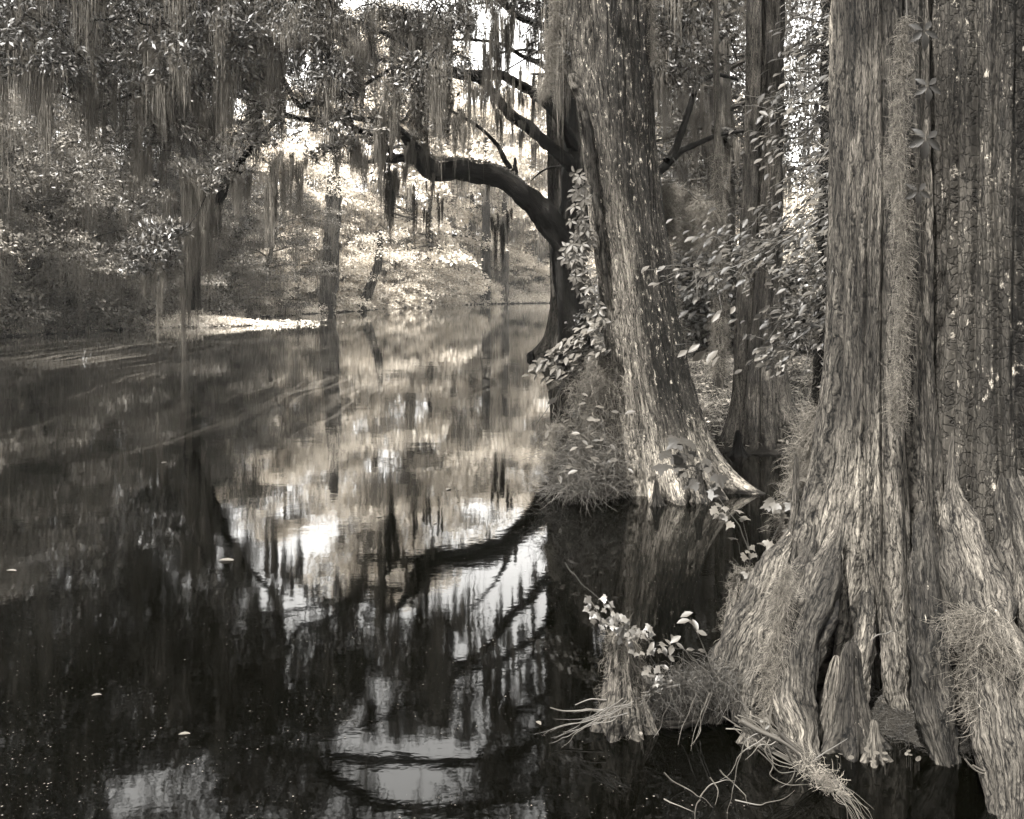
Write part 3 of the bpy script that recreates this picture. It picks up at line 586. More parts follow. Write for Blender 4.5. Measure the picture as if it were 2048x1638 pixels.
# slim mossy trunk behind it, and the vine covered one beside the near tree
slim = thing('slim_tree', (X_(1437, 15), 15, 0), 'slim moss furred tree between the leaning cypress and the twin cypress', 'tree')
g = Geo(); addtube(g, [(X_(1437, 15), 15, -.2), (X_(1440, 15), 15, 1.5), (X_(1436, 15), 15, 4), (X_(1428, 15), 15, 9)], [.10, .085, .07, .03], sides=16, rough=.3, smooth_n=60, v=.5); g.build('trunk', M['bark_grey'], slim, smooth=True)
g = Geo(); fuzz_tube(g, [(X_(1437, 15), 15, .5), (X_(1440, 15), 15, 1.5), (X_(1436, 15), 15, 4.4)], .12, 5000, .16, .0035, rs); g.build('fur_moss', M['moss_pale'], slim)
g = Geo()
for a in range(9): clump(g, (X_(1428, 15)+rs.randn()*1.2, 15+rs.randn()*1.2, 7.5+rs.rand()*2.5), 1, .3, 160, .13, rs)
g.build('crown', M['leaf'], slim)
vt = thing('vine_covered_tree', (X_(1652, 6.2), 6.2, 0), 'narrow dark trunk wrapped in vines and moss close beside the huge buttressed cypress', 'tree')
g = Geo(); pts = [(X_(1650, 6.2), 6.2, -.3), (X_(1648, 6.2), 6.2, .8), (X_(1656, 6.2), 6.2, 2), (X_(1662, 6.2), 6.2, 4.2), (X_(1666, 6.2), 6.2, 9)]
addtube(g, pts, [.1, .08, .075, .06, .03], sides=18, rough=.5, smooth_n=90); g.build('trunk', M['bark_dark'], vt, smooth=True)
g = Geo(); fuzz_tube(g, pts[:4], .10, 4200, .13, .0022, rs, v=None); g.build('fur_moss', M['moss'], vt)
g = Geo(); n = 70; t = rs.rand(n); P = np.stack([np.interp(t, [0, 1], [X_(1645, 6.1), X_(1660, 6.1)])+rs.randn(n)*.05, 6.1-rs.rand(n)*.1, .7+3.2*t], -1)
leaves(g, P, np.stack([rs.randn(n), -rs.rand(n), -.5+.4*rs.randn(n)], -1), np.array([0, -.7, .7])+rs.randn(n, 3)*.3, .075*(.7+.6*rs.rand(n)), OVA, .4+.5*rs.rand(n)); g.build('leaves', M['leaf_gloss'], vt)
g = Geo()
for a in range(8): clump(g, (X_(1666, 6.2)+rs.randn()*.9, 6.4+rs.randn()*.9, 7+rs.rand()*2.5), .9, .3, 160, .12, rs)
g.build('crown', M['leaf'], vt)

# ---------------- straight dark cypress at the water edge and the oak that grows beside it
st = thing('straight_cypress', (X_(1130, 25.6), 25.6, 0), 'tall straight dark cypress with flared foot at the water edge behind the arching limb', 'tree')
W = [(-.4, 1.62, .75), (0, 1.60, .60), (.6, 1.62, .46), (1.5, 1.62, .41), (3, 1.58, .40), (6, 1.48, .39), (9, 1.40, .38), (16, 1.35, .3), (24, 1.3, .08)]
TC = trunk([(z, x, 25.6) for z, x, r in W], [(z, r) for z, x, r in W], [(190, .55, 14, .55, 1), (235, .3, 12, .6, 1), (275, .3, 12, .6, 1), (320, .4, 14, .5, 1), (205, .06, 8, 9, 2), (255, .06, 7, 9, 2), (285, .05, 6, 9, 2)], 24, nz=360, nth=150, amp=.02, seed=22, fl=.12, face=math.radians(265), vfun=lambda th, z: .3)
TC.build('trunk', M['bark_dusk'], st, smooth=True)
C, Mo, T = Geo(), Geo(), Geo()
for i in range(34):
    z = 8+rs.rand()*15; a = rs.rand()*6.28; L = (4.2 if z < 18 else 2.5)*(.5+.6*rs.rand()); e = np.array([1.4+math.cos(a)*L, 25.6+math.sin(a)*L, z+.2])
    addtube(T, [(1.4, 25.6, z-.3), (np.array([1.4, 25.6, z])+e)/2+[0, 0, .2], e], [.07, .045, .01], sides=5, smooth_n=6)
    clump(C, e, 1.1, .25, 170, .16, rs); curtain(Mo, e, .7, 2.2, 50, .03, rs)
T.build('branches', M['bark_dark'], st, smooth=True); C.build('crown', M['needle'], st); Mo.build('moss_foliage', M['moss_dark'], st)
st.children[1].name = 'limb'

knob = tag(None or (lambda g: (addtube(g, [(X_(1062, 25), 24.6, -.3), (X_(1061, 25), 24.6, .02), (X_(1062, 25), 24.6, .12), (X_(1064, 25), 24.6, .2)], [.12, .11, .09, .02], sides=12, rough=.4, smooth_n=12), g.build('cypress_knee', M['bark_dark'], smooth=True, origin=(X_(1062, 25), 24.6, 0)))[1])(Geo()), 'small dark knee in the water at the foot of the straight dark cypress', 'cypress knee')

D0 = 24.2
def Q(px, py, D=D0): return PX(px, py, D)
oak = thing('arching_oak', (X_(1155, D0), D0, 0), 'dark old oak with a thick mossy limb arching out low over the river', 'tree')
g = Geo(); addtube(g, [(X_(1150, D0), D0, -.4), Q(1150, 700), Q(1142, 600), Q(1136, 520), Q(1148, 420), Q(1155, 320), Q(1160, 200), Q(1165, 60), Q(1165, -150), Q(1150, -420)], [.75, .48, .42, .46, .42, .40, .36, .30, .24, .12], sides=26, rough=.35, seed=3, smooth_n=120, v=.4)
g.build('trunk', M['bark_dark'], oak, smooth=True)
def limb(pts, r, D1=None, sides=10, n=40, rough=.35, seed=0):
    D1 = D0 if D1 is None else D1; k = len(pts)
    P = [PX(x, y, D0+(D1-D0)*i/(k-1)) for i, (x, y) in enumerate(pts)]; g = Geo(); addtube(g, P, r, sides=sides, rough=rough, seed=seed, smooth_n=n)
    g.build('limb', M['bark_dark'], oak, smooth=True); return P
LB = limb([(1145, 525), (1128, 485), (1098, 440), (1070, 408), (1043, 385), (1012, 362), (979, 348), (945, 343), (919, 340), (890, 342), (868, 340), (848, 325), (833, 308), (820, 285), (800, 262), (770, 245)],
          [.46, .40, .36, .33, .31, .30, .28, .26, .25, .26, .27, .24, .20, .15, .11, .06], 21.5, 18, 110, .4, 7)
limb([(850, 322), (825, 318), (808, 316), (785, 318), (765, 317), (745, 322), (729, 325)], [.17, .16, .15, .12, .09, .06, .03], None, 12, 40, .5, 8)
limb([(790, 316), (778, 300), (768, 283), (772, 268)], [.09, .08, .06, .03], None, 8, 16)
limb([(1030, 366), (1024, 345), (1010, 320), (998, 295), (979, 273), (955, 252), (923, 233), (880, 210)], [.10, .085, .075, .06, .05, .045, .04, .02], 22)
limb([(1029, 362), (1031, 345), (1030, 330), (1030, 315)], [.08, .07, .06, .03], None, 8, 12, .5)
L2 = limb([(1150, 345), (1137, 326), (1115, 305), (1090, 284), (1062, 258), (1034, 239), (1015, 222), (1000, 203), (980, 178), (953, 158), (900, 148), (840, 130), (780, 140), (700, 190)], [.22, .19, .17, .17, .16, .15, .14, .12, .11, .10, .08, .06, .05, .03], 20, 12, 70)
limb([(1134, 330), (1118, 333), (1100, 335), (1080, 345), (1062, 362)], [.05, .04, .03, .03, .01], None, 6, 16)
L3 = limb([(1158, 310), (1145, 288), (1130, 262), (1118, 238), (1100, 212), (1085, 200), (1060, 180), (1034, 166), (1015, 156), (996, 150), (960, 149), (927, 150), (880, 125), (800, 80), (700, 40), (600, 30)], [.20, .18, .16, .15, .15, .14, .13, .12, .12, .12, .11, .10, .09, .07, .05, .03], 19, 12, 80)
limb([(1162, 200), (1150, 165), (1140, 100), (1132, 77), (1110, 62), (1073, 47), (1030, 28), (980, -20), (900, -90)], [.16, .14, .13, .12, .12, .11, .09, .07, .04], 22)
limb([(1120, 160), (1095, 140), (1081, 128), (1043, 111), (1020, 96), (991, 85), (950, 80), (902, 79)], [.09, .08, .075, .06, .05, .045, .04, .02], 23)
limb([(1160, 210), (1120, 165), (1085, 150), (1060, 148)], [.10, .09, .05, .02], None, 8, 20)
L4 = limb([(1165, 0), (1060, -130), (900, -150), (760, -120), (690, -60), (640, -10)], [.26, .22, .18, .15, .14, .12], 18, 12, 50)
L5 = limb([(636, -8), (665, 12), (690, 40), (705, 65), (718, 85), (740, 110), (765, 122), (800, 125)], [.13, .12, .12, .11, .09, .06, .05, .02], None, 10, 40)
for o_ in (oak.children[-1],): pass
limb([(690, 55), (660, 60), (640, 58), (605, 62)], [.07, .06, .05, .02], None, 7, 20)
L6 = limb([(1165, 60), (1020, -60), (800, -60), (560, -40), (400, 10), (300, 60)], [.24, .2, .15, .12, .09, .04], 19, 12, 50)
L7 = limb([(800, 262), (720, 262), (640, 205), (600, 212), (560, 150), (520, 130), (440, 120)], [.10, .09, .08, .07, .06, .05, .02], 20, 10, 50)
L8 = limb([(770, 245), (700, 235), (640, 240), (590, 235), (530, 215), (470, 190), (430, 178), (340, 165), (260, 190), (190, 220)], [.08, .08, .07, .07, .075, .06, .05, .04, .03, .02], 20, 9, 60)
L9 = limb([(560, 230), (500, 300), (455, 360), (430, 415), (400, 470), (385, 505), (378, 560), (384, 620)], [.07, .08, .11, .16, .21, .20, .13, .06], None, 12, 60, .6)
# branches reaching right behind the leaning cypress
limb([(1165, 440), (1230, 400), (1290, 360), (1325, 336), (1345, 315), (1367, 300), (1400, 285), (1427, 273), (1455, 266), (1490, 262)], [.2, .17, .15, .13, .12, .10, .08, .07, .06, .04], 26)
limb([(1335, 322), (1350, 299), (1366, 255), (1380, 214), (1393, 171), (1406, 130), (1430, 95), (1455, 62)], [.12, .11, .10, .09, .08, .07, .05, .03], 26)
limb([(1388, 190), (1400, 165), (1427, 150), (1450, 152), (1475, 160)], [.07, .08, .07, .06, .04], 26)
skel = np.concatenate([np.array(L) for L in (LB[-4:], L2[6:], L3[8:], L4[1:], L5, L6[1:], L7, L8)])
def holes_ok(c):
    """keeps the openings of the crown free where the river mirrors the bright sky"""
    x = 1024+F*c[0]/c[1]; yr = HZ+F*(c[2]+CAMZ)/c[1]; yd = HZ-F*(c[2]-CAMZ)/c[1]
    for (hx, hy, rx, ry) in ((600, 1080, 105, 130), (1010, 1060, 90, 150), (1010, 1270, 100, 170), (745, 1480, 80, 110), (850, 1560, 100, 100), (240, 1440, 60, 60), (300, 1610, 80, 50), (735, 940, 60, 60), (10, 1250, 40, 80), (930, 1500, 40, 70), (610, 1500, 30, 40)):
        if ((x-hx)/(rx+8))**2+((yr-hy)/(ry+8))**2 < 1: return False
    for (hx, hy, rx, ry) in ((960, 160, 55, 90), (1040, 220, 60, 45), (597, 150, 14, 50), (1030, 60, 60, 50)):
        if ((x-hx)/(rx+14))**2+((yd-hy)/(ry+14))**2 < 1: return False
    return True
CR, MD, TW = Geo(), Geo(), Geo(); R = random.Random(77)
def attach(c, r=.02, sk=None):
    """joins a leaf clump to the nearest branch or earlier twig"""
    sk = np.concatenate(NODES); q = sk[int(np.argmin(((sk-c)**2).sum(1)))]; L = np.linalg.norm(q-c); m = (q+c)/2+rs.randn(3)*.09*L; m2 = q*.25+c*.75+rs.randn(3)*.09*L
    addtube(TW, [q, m, m2, c], [r, r*.8, r*.6, r*.5], sides=5, smooth_n=10); NODES.append(np.array([m, m2, c])); return q
NODES = [skel]
cnt = 0
while cnt < 600:                                       # dark upper crown over the river
    D = R.uniform(17, 26); px = R.uniform(-60, 1140) if R.random() < .8 else R.uniform(1100, 1420); py = 150-abs(R.gauss(0, 1))*(200 if cnt % 2 else 330); c = PX(px, py, D)
    if not holes_ok(c): continue
    cnt += 1; rad = R.uniform(.4, .95); clump(CR, c, rad, rad*.35, int(330*rad*rad)+30, .14, rs, LAN, v0=.25); attach(c, .022)
    if R.random() < .6: curtain(MD, c, rad*.6, R.uniform(.9, 2.6), 110, .012, rs, v=.35)
for k in range(110):
    c = PX(R.uniform(560, 1110), R.uniform(-60, 75 if k % 2 else 40), R.uniform(18.5, 24)); rad = R.uniform(.3, .7)
    if not holes_ok(c): continue
    clump(CR, c, rad, rad*.4, int(340*rad*rad)+30, .12, rs, LAN, v0=.25); attach(c, .016)
CR.build('crown', M['leaf_dark'], oak)
NODES.append(np.array(L9)); SP = Geo()                                             # lit sprays of narrow glossy leaves lower down
for (px, py, rr_, D) in [(210, 160, 45, 21), (262, 120, 40, 21), (300, 205, 40, 20.5), (180, 290, 45, 21), (205, 345, 40, 21), (340, 180, 40, 20), (405, 165, 45, 20), (250, 250, 40, 20.5), (225, 205, 45, 21), (440, 300, 38, 19), (485, 245, 34, 19), (532, 225, 36, 19), (560, 262, 34, 19), (505, 275, 30, 19), (455, 330, 34, 19), (410, 360, 30, 19), (480, 350, 22, 19),
                          (620, 180, 32, 20), (650, 160, 30, 20), (690, 215, 36, 19.5), (600, 190, 34, 20), (580, 130, 36, 21), (680, 60, 36, 21), (760, 40, 36, 21), (840, 60, 36, 21), (890, 170, 26, 20), (720, 170, 30, 20), (820, 230, 26, 20), (760, 280, 20, 20), (130, 210, 45, 22), (120, 320, 45, 22), (240, 330, 40, 21), (290, 270, 40, 21), (270, 400, 30, 21), (360, 240, 36, 20), (390, 60, 36, 21), (260, 60, 40, 22), (480, 60, 36, 21), (500, 130, 30, 21), (735, 245, 32, 19.5), (770, 215, 30, 20), (800, 180, 34, 20), (840, 150, 34, 20), (700, 120, 36, 21), (640, 110, 34, 21), (770, 100, 36, 21), (850, 205, 30, 20), (885, 255, 22, 20), (660, 255, 24, 19.5), (700, 285, 22, 19.5), (640, 300, 22, 19.5), (870, 110, 26, 21),
                          (290, 485, 26, 18.5), (320, 468, 24, 18.5), (300, 510, 26, 18.5), (332, 500, 22, 18.5), (280, 525, 20, 18.5), (348, 455, 16, 18.5), (570, 60, 35, 21), (430, 60, 35, 21), (330, 80, 35, 21), (510, 190, 30, 20)]:
    c0 = PX(px, py, D); w_ = rr_/F*D
    for k in range(5):
        c = c0+np.array([R.uniform(-1, 1)*w_, R.uniform(-1, 1)*w_*1.4, R.uniform(-.7, .7)*w_]); q = attach(c, .012)
        n = 60; P = c+rs.randn(n, 3)*w_*np.array([.42, .42, .26]); dr = nrm(c-q); d = dr*.45+nrm(rs.randn(n, 3))*.8+np.array([0, 0, .38])
        leaves(SP, P, d, rs.randn(n, 3)+np.array([0, -.5, 1]), .135*(.6+.7*rs.rand(n)), LAN, (.15 if py > 440 else .6)+.7*(rs.rand(n)-.5))
        wires(TW, c+rs.randn(5, 3)*w_*.3, dr+np.array([0, 0, .3])+rs.randn(5, 3)*.5, w_*1.3, .006, rs, 4, .3)
SP.build('foliage', M['leaf_gloss'], oak); TW.build('twigs', M['bark_dark'], oak, smooth=True)
# curtains of moss under the boughs: (px, top row, bottom row, half width, D, tone)
CUR = [(380, 60, 330, 60, 21, .5, 220), (330, 150, 330, 40, 21, .5, 150), (300, 260, 400, 40, 21, .7, 150), (260, 300, 420, 40, 21, .6, 120), (460, 0, 190, 60, 21, .35, 200), (520, 20, 210, 40, 21, .3, 150), (560, 40, 240, 40, 20, .3, 150), (620, 20, 170, 50, 20, .25, 180), (650, 130, 230, 40, 20, .35, 120), (420, 170, 330, 40, 20, .5, 150), (480, 330, 430, 30, 19, .6, 100),
                                  (395, 330, 480, 42, 20, .75, 260), (420, 400, 470, 30, 20, .7, 120), (540, 335, 520, 16, 18.5, .55, 130), (575, 320, 440, 20, 19, .6, 90), (545, 300, 370, 26, 18.5, .6, 90), (600, 300, 420, 22, 19.5, .55, 80), (350, 380, 560, 30, 20.5, .6, 150), (395, 420, 560, 26, 20, .6, 160), (385, 480, 690, 17, D0-.3, .25, 190), (372, 520, 700, 13, D0-.4, .5, 110), (320, 480, 620, 22, 20, .6, 110), (318, 560, 680, 9, 19, .8, 50), (300, 520, 600, 20, 20, .6, 80), (432, 420, 520, 18, 21, .35, 90), (410, 440, 560, 20, 21, .5, 90),
                                  (700, 270, 380, 40, 20, .7, 130), (735, 290, 370, 40, 20, .7, 130), (770, 300, 500, 14, 21, .3, 100), (790, 330, 420, 14, D0, .2, 60), (782, 330, 500, 12, D0, .1, 70), (800, 330, 400, 20, 21.5, .5, 90), (840, 290, 350, 20, 21.5, .5, 70), (815, 270, 340, 16, 21, .6, 90), (780, 250, 330, 26, 20.5, .6, 110), (860, 345, 410, 12, 22, .4, 40), (880, 380, 470, 10, 22, .2, 40), (855, 400, 490, 10, 22, .3, 40), (920, 345, 380, 12, 23, .4, 30), (975, 350, 400, 10, 23.5, .4, 30),
                                  (880, 150, 280, 30, 20, .45, 130), (905, 200, 320, 26, 20, .5, 120), (935, 220, 330, 22, 20, .5, 100), (960, 160, 250, 18, 20, .5, 70), (985, 155, 260, 18, 20, .5, 60), (1010, 165, 260, 20, 21, .5, 70), (1050, 170, 240, 18, 22, .4, 60), (1035, 240, 330, 16, 22, .4, 60), (1000, 205, 290, 14, 21, .5, 60), (1070, 270, 340, 14, 23, .35, 50), (1015, 10, 180, 16, 20, .4, 110), (975, 80, 190, 12, 20, .4, 60), (990, 20, 230, 16, 20, .4, 110), (1060, 50, 150, 18, 22, .3, 80), (1100, 60, 200, 16, 23, .3, 70),
                                  (760, 0, 150, 50, 20, .3, 170), (820, 0, 160, 50, 20, .3, 170), (870, 20, 150, 40, 20, .35, 150), (700, 60, 180, 50, 20, .35, 170), (930, 0, 90, 30, 20, .2, 100), (1000, 430, 560, 14, 24, .12, 80), (1018, 415, 500, 8, 24, .1, 40), (990, 420, 480, 10, 24, .2, 40), (830, 350, 470, 8, 22, .3, 30),
                                  (1345, 40, 140, 26, 26, .3, 90), (1380, 0, 110, 30, 26, .3, 100), (1400, 170, 330, 30, 26, .4, 130), (1440, 155, 260, 30, 26, .3, 110), (1460, 265, 360, 24, 26, .4, 90), (1420, 280, 380, 24, 26, .3, 90), (1360, 310, 400, 20, 26, .3, 60), (1340, 60, 260, 20, 27, .35, 90)]
for px, y0 in [(x, y) for y in (-20, 70, 160) for x in range(180, 900, 34)]:
    px += R.uniform(-16, 16); y0 += R.uniform(-40, 40)
    if holes_ok(PX(px, y0+30, 20)): CUR.append((px, y0, y0+R.uniform(90, 200), R.uniform(10, 26), R.uniform(18.5, 22), R.uniform(.15, .6), 70))
for px in range(905, 1090, 20): CUR.append((px+R.uniform(-8, 8), R.uniform(0, 160), R.uniform(190, 330), R.uniform(4, 10), R.uniform(19, 23), R.uniform(.2, .5), 30))
for ci, (px, y0, y1, hw, D, tn, n) in enumerate(CUR):
    g = Geo() if ci < 98 else MD
    nk = 4+int(hw/6)
    for k in range(nk):
        o_ = R.uniform(-.75, .75); curtain(g, PX(px+o_*hw, y0+R.uniform(-.05, .35)*(y1-y0), D+R.uniform(-.4, .4)), hw/F*D*R.uniform(.2, .5), (y1-y0)/F*D*R.uniform(.4, 1.1)*(1.1-.5*abs(o_)), int(n*6.8/nk), .0085, rs, v=tn+R.uniform(-.1, .1), seg=7)
    if ci < 98: g.build('moss_curtain', M['moss_dark' if tn < .32 else 'moss'], oak)
tag(MD.build('moss_foliage', M['moss'], oak), kind='stuff')
# ================================================================== DETAILS
def PP(l, D=None): return [PX(p[0], p[1], p[2] if len(p) > 2 else D) for p in l]
# ---- roots of the near cypress
for (tr_, pts, r) in [(0, [(1585, 1060, 4.22), (1545, 1150, 4.16), (1500, 1240, 4.1), (1462, 1320, 4.03), (1438, 1390, 3.98), (1424, 1450, 3.93)], [.05, .08, .085, .08, .06, .03]),
                      (0, [(1625, 1080, 4.12), (1580, 1200, 4.03), (1535, 1310, 3.94), (1500, 1390, 3.88), (1482, 1450, 3.83)], [.05, .08, .08, .07, .04]),
                      (0, [(1680, 1050, 4.1), (1640, 1180, 3.95), (1602, 1300, 3.82), (1588, 1400, 3.73), (1600, 1480, 3.66), (1612, 1545, 3.6)], [.05, .09, .095, .085, .07, .05]),
                      (0, [(1735, 1150, 4.1), (1728, 1280, 4.02), (1715, 1400, 3.96), (1700, 1500, 3.92)], [.03, .05, .05, .04]),
                      (0, [(1785, 1150, 4.1), (1790, 1300, 4.05), (1795, 1450, 4.0)], [.03, .05, .06]),
                      (1, [(1852, 1000, 4.02), (1852, 1150, 3.88), (1858, 1290, 3.78), (1868, 1400, 3.7), (1880, 1480, 3.64), (1892, 1545, 3.6)], [.03, .065, .085, .08, .065, .04]),
                      (1, [(1905, 960, 4.0), (1925, 1080, 3.85), (1955, 1210, 3.66), (1985, 1340, 3.5), (2008, 1460, 3.38), (2028, 1580, 3.28), (2038, 1680, 3.2)], [.05, .10, .12, .125, .115, .10, .08]),
                      (1, [(2010, 900, 4.0), (2060, 1100, 3.8), (2110, 1300, 3.6), (2150, 1500, 3.4)], [.08, .14, .15, .12])]:
    pts = [(pts[0][0]+(8 if pts[0][0] < 1800 else 5), pts[0][1]-150, pts[0][2]+.30)]+[(pts[0][0], pts[0][1], pts[0][2]+.14)]+pts[1:]; r = [.005, .02]+r[1:]
    g = Geo(); V, Fq, bk = tube(PP(pts), r, 64, .42, rnd.randint(0, 50), 150)
    ctr = np.repeat(V.reshape(150, 64, 3).mean(1), 64, 0); dv = V-ctr; C_ = bk*1.0
    am = .0075*(1.5*np.minimum(np.abs(vnoise(C_*np.array([24, 24, 1.6]), 3))*2.4, 1)+.8*np.minimum(np.abs(vnoise(C_*np.array([58, 58, 4]), 4))*2.4, 1)+1.2*vnoise(C_*np.array([9, 9, 2]), 5)-.9)
    g.add(V+nrm(dv)*am[:, None], Fq, .1+.6*smooth01(-V[:, 2], -.06, .0), bk); g.build('root', M['bark_root'], near, smooth=True)
def knee(px, yt, yb, hw, label, group=None, mat='bark_root', lean=0., seed=0):
    D = DW(yb, 0)+hw/F*3.8*.8; x = X_(px, D); H = CAMZ+(HZ-yt)/F*D; r = hw/F*D
    g = trunk([(-.2, x, D), (H*.5, x+lean*.4, D), (H, x+lean, D)], [(-.2, r*1.1), (0, r*.8), (H*.25, r*.55), (H*.6, r*.36), (H*.9, r*.26), (H*.98, r*.14), (H, .004)],
              [(250, r*.45, 16, H*.2, 1), (300, r*.4, 16, H*.22, 1), (200, r*.5, 18, H*.2, 1), (350, r*.5, 18, H*.2, 1), (225, -r*.1, 10, H*.6, 2), (275, -r*.12, 8, H*.7, 2)], H, z0=-.2, nz=170, nth=170, amp=.007, seed=seed, fl=.14, fdec=.3, face=math.radians(262), vfun=lambda th, z: .55*smooth01(-z, -.06, 0)+.1)
    return tag(g.build('cypress_knee', M[mat], smooth=True, origin=(x, D, 0)), label, 'cypress knee', group)
knee(1702, 1283, 1512, 56, 'tall pointed ribbed cypress knee in the hollow of the huge cypress roots', 'cypress knees', seed=31)
knee(1650, 1310, 1490, 40, 'darker leaning knee tucked behind the tall pointed cypress knee', 'cypress knees', 'bark_grey', .05, 32)
knee(1500, 1418, 1490, 24, 'small stubby knee under the outermost root of the huge cypress', 'cypress knees', seed=33)
knee(1748, 1440, 1530, 26, 'low broken knee to the right of the tall pointed knee', 'cypress knees', 'bark_grey', seed=34)
knee(1398, 925, 1004, 17, 'slender knee against the foot of the leaning cypress', 'cypress knees', seed=35)
knee(1312, 960, 1012, 14, 'short knee in front of the leaning cypress foot', 'cypress knees', seed=36)
knee(1475, 860, 912, 20, 'dark mossy knee at the foot of the twin cypress', 'cypress knees', 'bark_dark', seed=37)
knee(176, 630, 664, 5, 'thin knee standing in the water at the shaded left bank', 'cypress knees', 'bark_far', seed=38)

def stump(px, yt, yb, hwt, hwb, label, seed, lean=0., Dd=None, mossr=.0020, nm=2100, mat='bark_grey', mm='moss'):
    D = (Dd or DW(yb, 0))+hwb/F*4*.8; x = X_(px, D); H = CAMZ+(HZ-yt)/F*D; rt, rb = hwt/F*D, hwb/F*D
    root = thing('mossy_stump', (x, D, 0), label, 'stump', 'mossy stumps')
    g = trunk([(-.2, x, D), (H, x+lean, D)], [(-.2, rb*1.15), (0, rb*1.05), (H*.3, rt*1.15), (H*.6, rt*.95), (H*.85, rt*.72), (H*.95, rt*.45), (H, rt*.12)], [(240, rb*.4, 16, H*.4, 1.2), (285, rb*.3, 16, H*.4, 1.2), (200, rb*.4, 18, H*.3, 1), (330, rb*.4, 18, H*.4, 1.2)], H, z0=-.2, nz=150, nth=160, amp=.008, seed=seed, fl=.2, fdec=.5, face=math.radians(262), vfun=lambda th, z: .5+0*th)
    g.build('wood', M[mat], root, smooth=True)
    m = Geo(); n = nm; a = rs.rand(n)*6.28; z = H*(rs.rand(n)**.7); rr = np.interp(z, [0, H*.3, H*.6, H*.85, H], [rb, rt*1.2, rt, rt*.75, rt*.3])*(.9+.3*vnoise(np.stack([a, z*9, z*0], -1), 3)); kp = vnoise(np.stack([np.cos(a)*2, np.sin(a)*2, z*7], -1), 6) > -.12; a, z, rr, n = a[kp], z[kp], rr[kp], int(kp.sum())
    P = np.stack([x+lean*z/H+np.cos(a)*rr, D+np.sin(a)*rr, z], -1); wires(m, P, np.stack([np.cos(a)*.6, np.sin(a)*.6, -.5+.5*rs.randn(n)], -1), (.05+.09*rs.rand(n))*max(1, D/5), mossr*.45*(D/4), rs, 6, .7, .12)
    n = int(nm*.3); a = rs.rand(n)*6.28; P = np.stack([x+lean+np.cos(a)*rt*.6*rs.rand(n), D+np.sin(a)*rt*rs.rand(n), H-.02-.25*H*rs.rand(n)], -1); wires(m, P, rs.randn(n, 3)*.6+[0, 0, .4], .07*(D/4), mossr*.6*(D/4), rs, 5, .5, .25)
    m.build('moss_fur', M[mm], root); return root, x, D, H
S1 = stump(1255, 1262, 1470, 34, 50, 'short mossy stump crowned with lobed leaves in dark water', 61, -.03, mm='moss', nm=1500, mat='bark_root')
S2 = stump(1487, 1140, 1300, 34, 40, 'dark mossy stump behind the outermost root of the huge cypress', 62, .02, mm='moss')
S3 = stump(1212, 705, 985, 26, 46, 'tall mossy stump leaning against the left side of the leaning cypress', 63, -.05, nm=3200, mm='moss')

# ---- root mat between the stump and the huge cypress
mat_ = thing('root_mat', (X_(1380, 3.95), 3.95, 0), 'matted tangle of fine roots and moss bridging stump and huge cypress', 'roots')
g = Geo(); n = 3000; t = rs.rand(n); px = 1290+t*190+rs.randn(n)*10; py = 1400-t*30+rs.randn(n)*20-20*np.sin(t*3); D = 3.95+rs.randn(n)*.09; P = np.stack([(px-1024)/F*D, D, np.maximum(CAMZ+(HZ-py)/F*D, .03)], -1)
wires(g, P, np.stack([rs.randn(n)*.7, rs.randn(n)*.5-.2, -.7+.6*rs.randn(n)], -1), .05+.10*rs.rand(n), .0013, rs, 6, .4, .1, .1+.6*rs.rand(n)); g.build('fine_roots', M['twig'], mat_)
g = Geo(); V, Fq, bk = tube(PP([(1290, 1425, 3.95), (1340, 1400, 3.97), (1400, 1385, 4.0), (1450, 1370, 4.05), (1490, 1350, 4.1)]), [.05, .10, .12, .12, .06], 30, .7, 9, 50); g.add(V-[0, 0, .06], Fq, .8, bk); g.build('mat', M['bark_dark'], mat_, smooth=True)
def sticks(name, label, cat, lines, D, r, mat='twig', v=.7, parent=None, extra=0, part='stem'):
    g = Geo()
    for l in lines:
        l2 = [l[0]]
        for p, q in zip(l, l[1:]): s_ = .07*math.hypot(q[0]-p[0], q[1]-p[1]); l2 += [((p[0]+q[0])/2+rnd.gauss(0, s_), (p[1]+q[1])/2+rnd.gauss(0, s_)), q]
        pts = [PX(p[0], p[1], min(D, F*(CAMZ-.004)/max(p[1]-HZ, 1)) if p[1] > HZ else D) for p in l2]; k = len(pts); rr = np.linspace(r, r*.2, k); addtube(g, pts, rr, sides=7, smooth_n=k*4, v=v+rnd.uniform(-.25, .25), rough=.25, seed=rnd.randint(0, 99))
    if parent is None: return tag(g.build(name, M[mat], smooth=True, origin=PP(lines[0][:1], D)[0]), label, cat)
    return g.build(part, M[mat], parent, smooth=True)
sticks('fallen_stick', 'pale slender fallen stick lying from the mossy stump to a root', 'stick', [[(1290, 1352), (1330, 1362), (1370, 1368), (1410, 1375), (1455, 1392)], [(1345, 1362), (1310, 1372), (1270, 1385), (1210, 1400), (1150, 1410)], [(1370, 1368), (1300, 1390), (1240, 1398), (1180, 1420), (1100, 1415)]], 3.85, .011)
fan = thing('dead_twigs', PX(1230, 1420, 3.75), 'fan of bare pale twigs reaching over the water left of the stump', 'twigs')
lines = []
for k in range(13):
    x0, y0 = rnd.uniform(1210, 1290), rnd.uniform(1390, 1430); x1 = rnd.uniform(1065, 1180); y1 = 1425+(1180-x1)*.25+rnd.uniform(-15, 60); m = ((x0+x1)/2+rnd.uniform(-10, 10), (y0+y1)/2+rnd.uniform(-12, 12)); lines.append([(x0, y0), m, ((m[0]+x1)/2, (m[1]+y1)/2+rnd.uniform(-8, 8)), (x1, y1)])
sticks('', '', '', lines, 3.72, .0022, parent=fan, part='twigs')
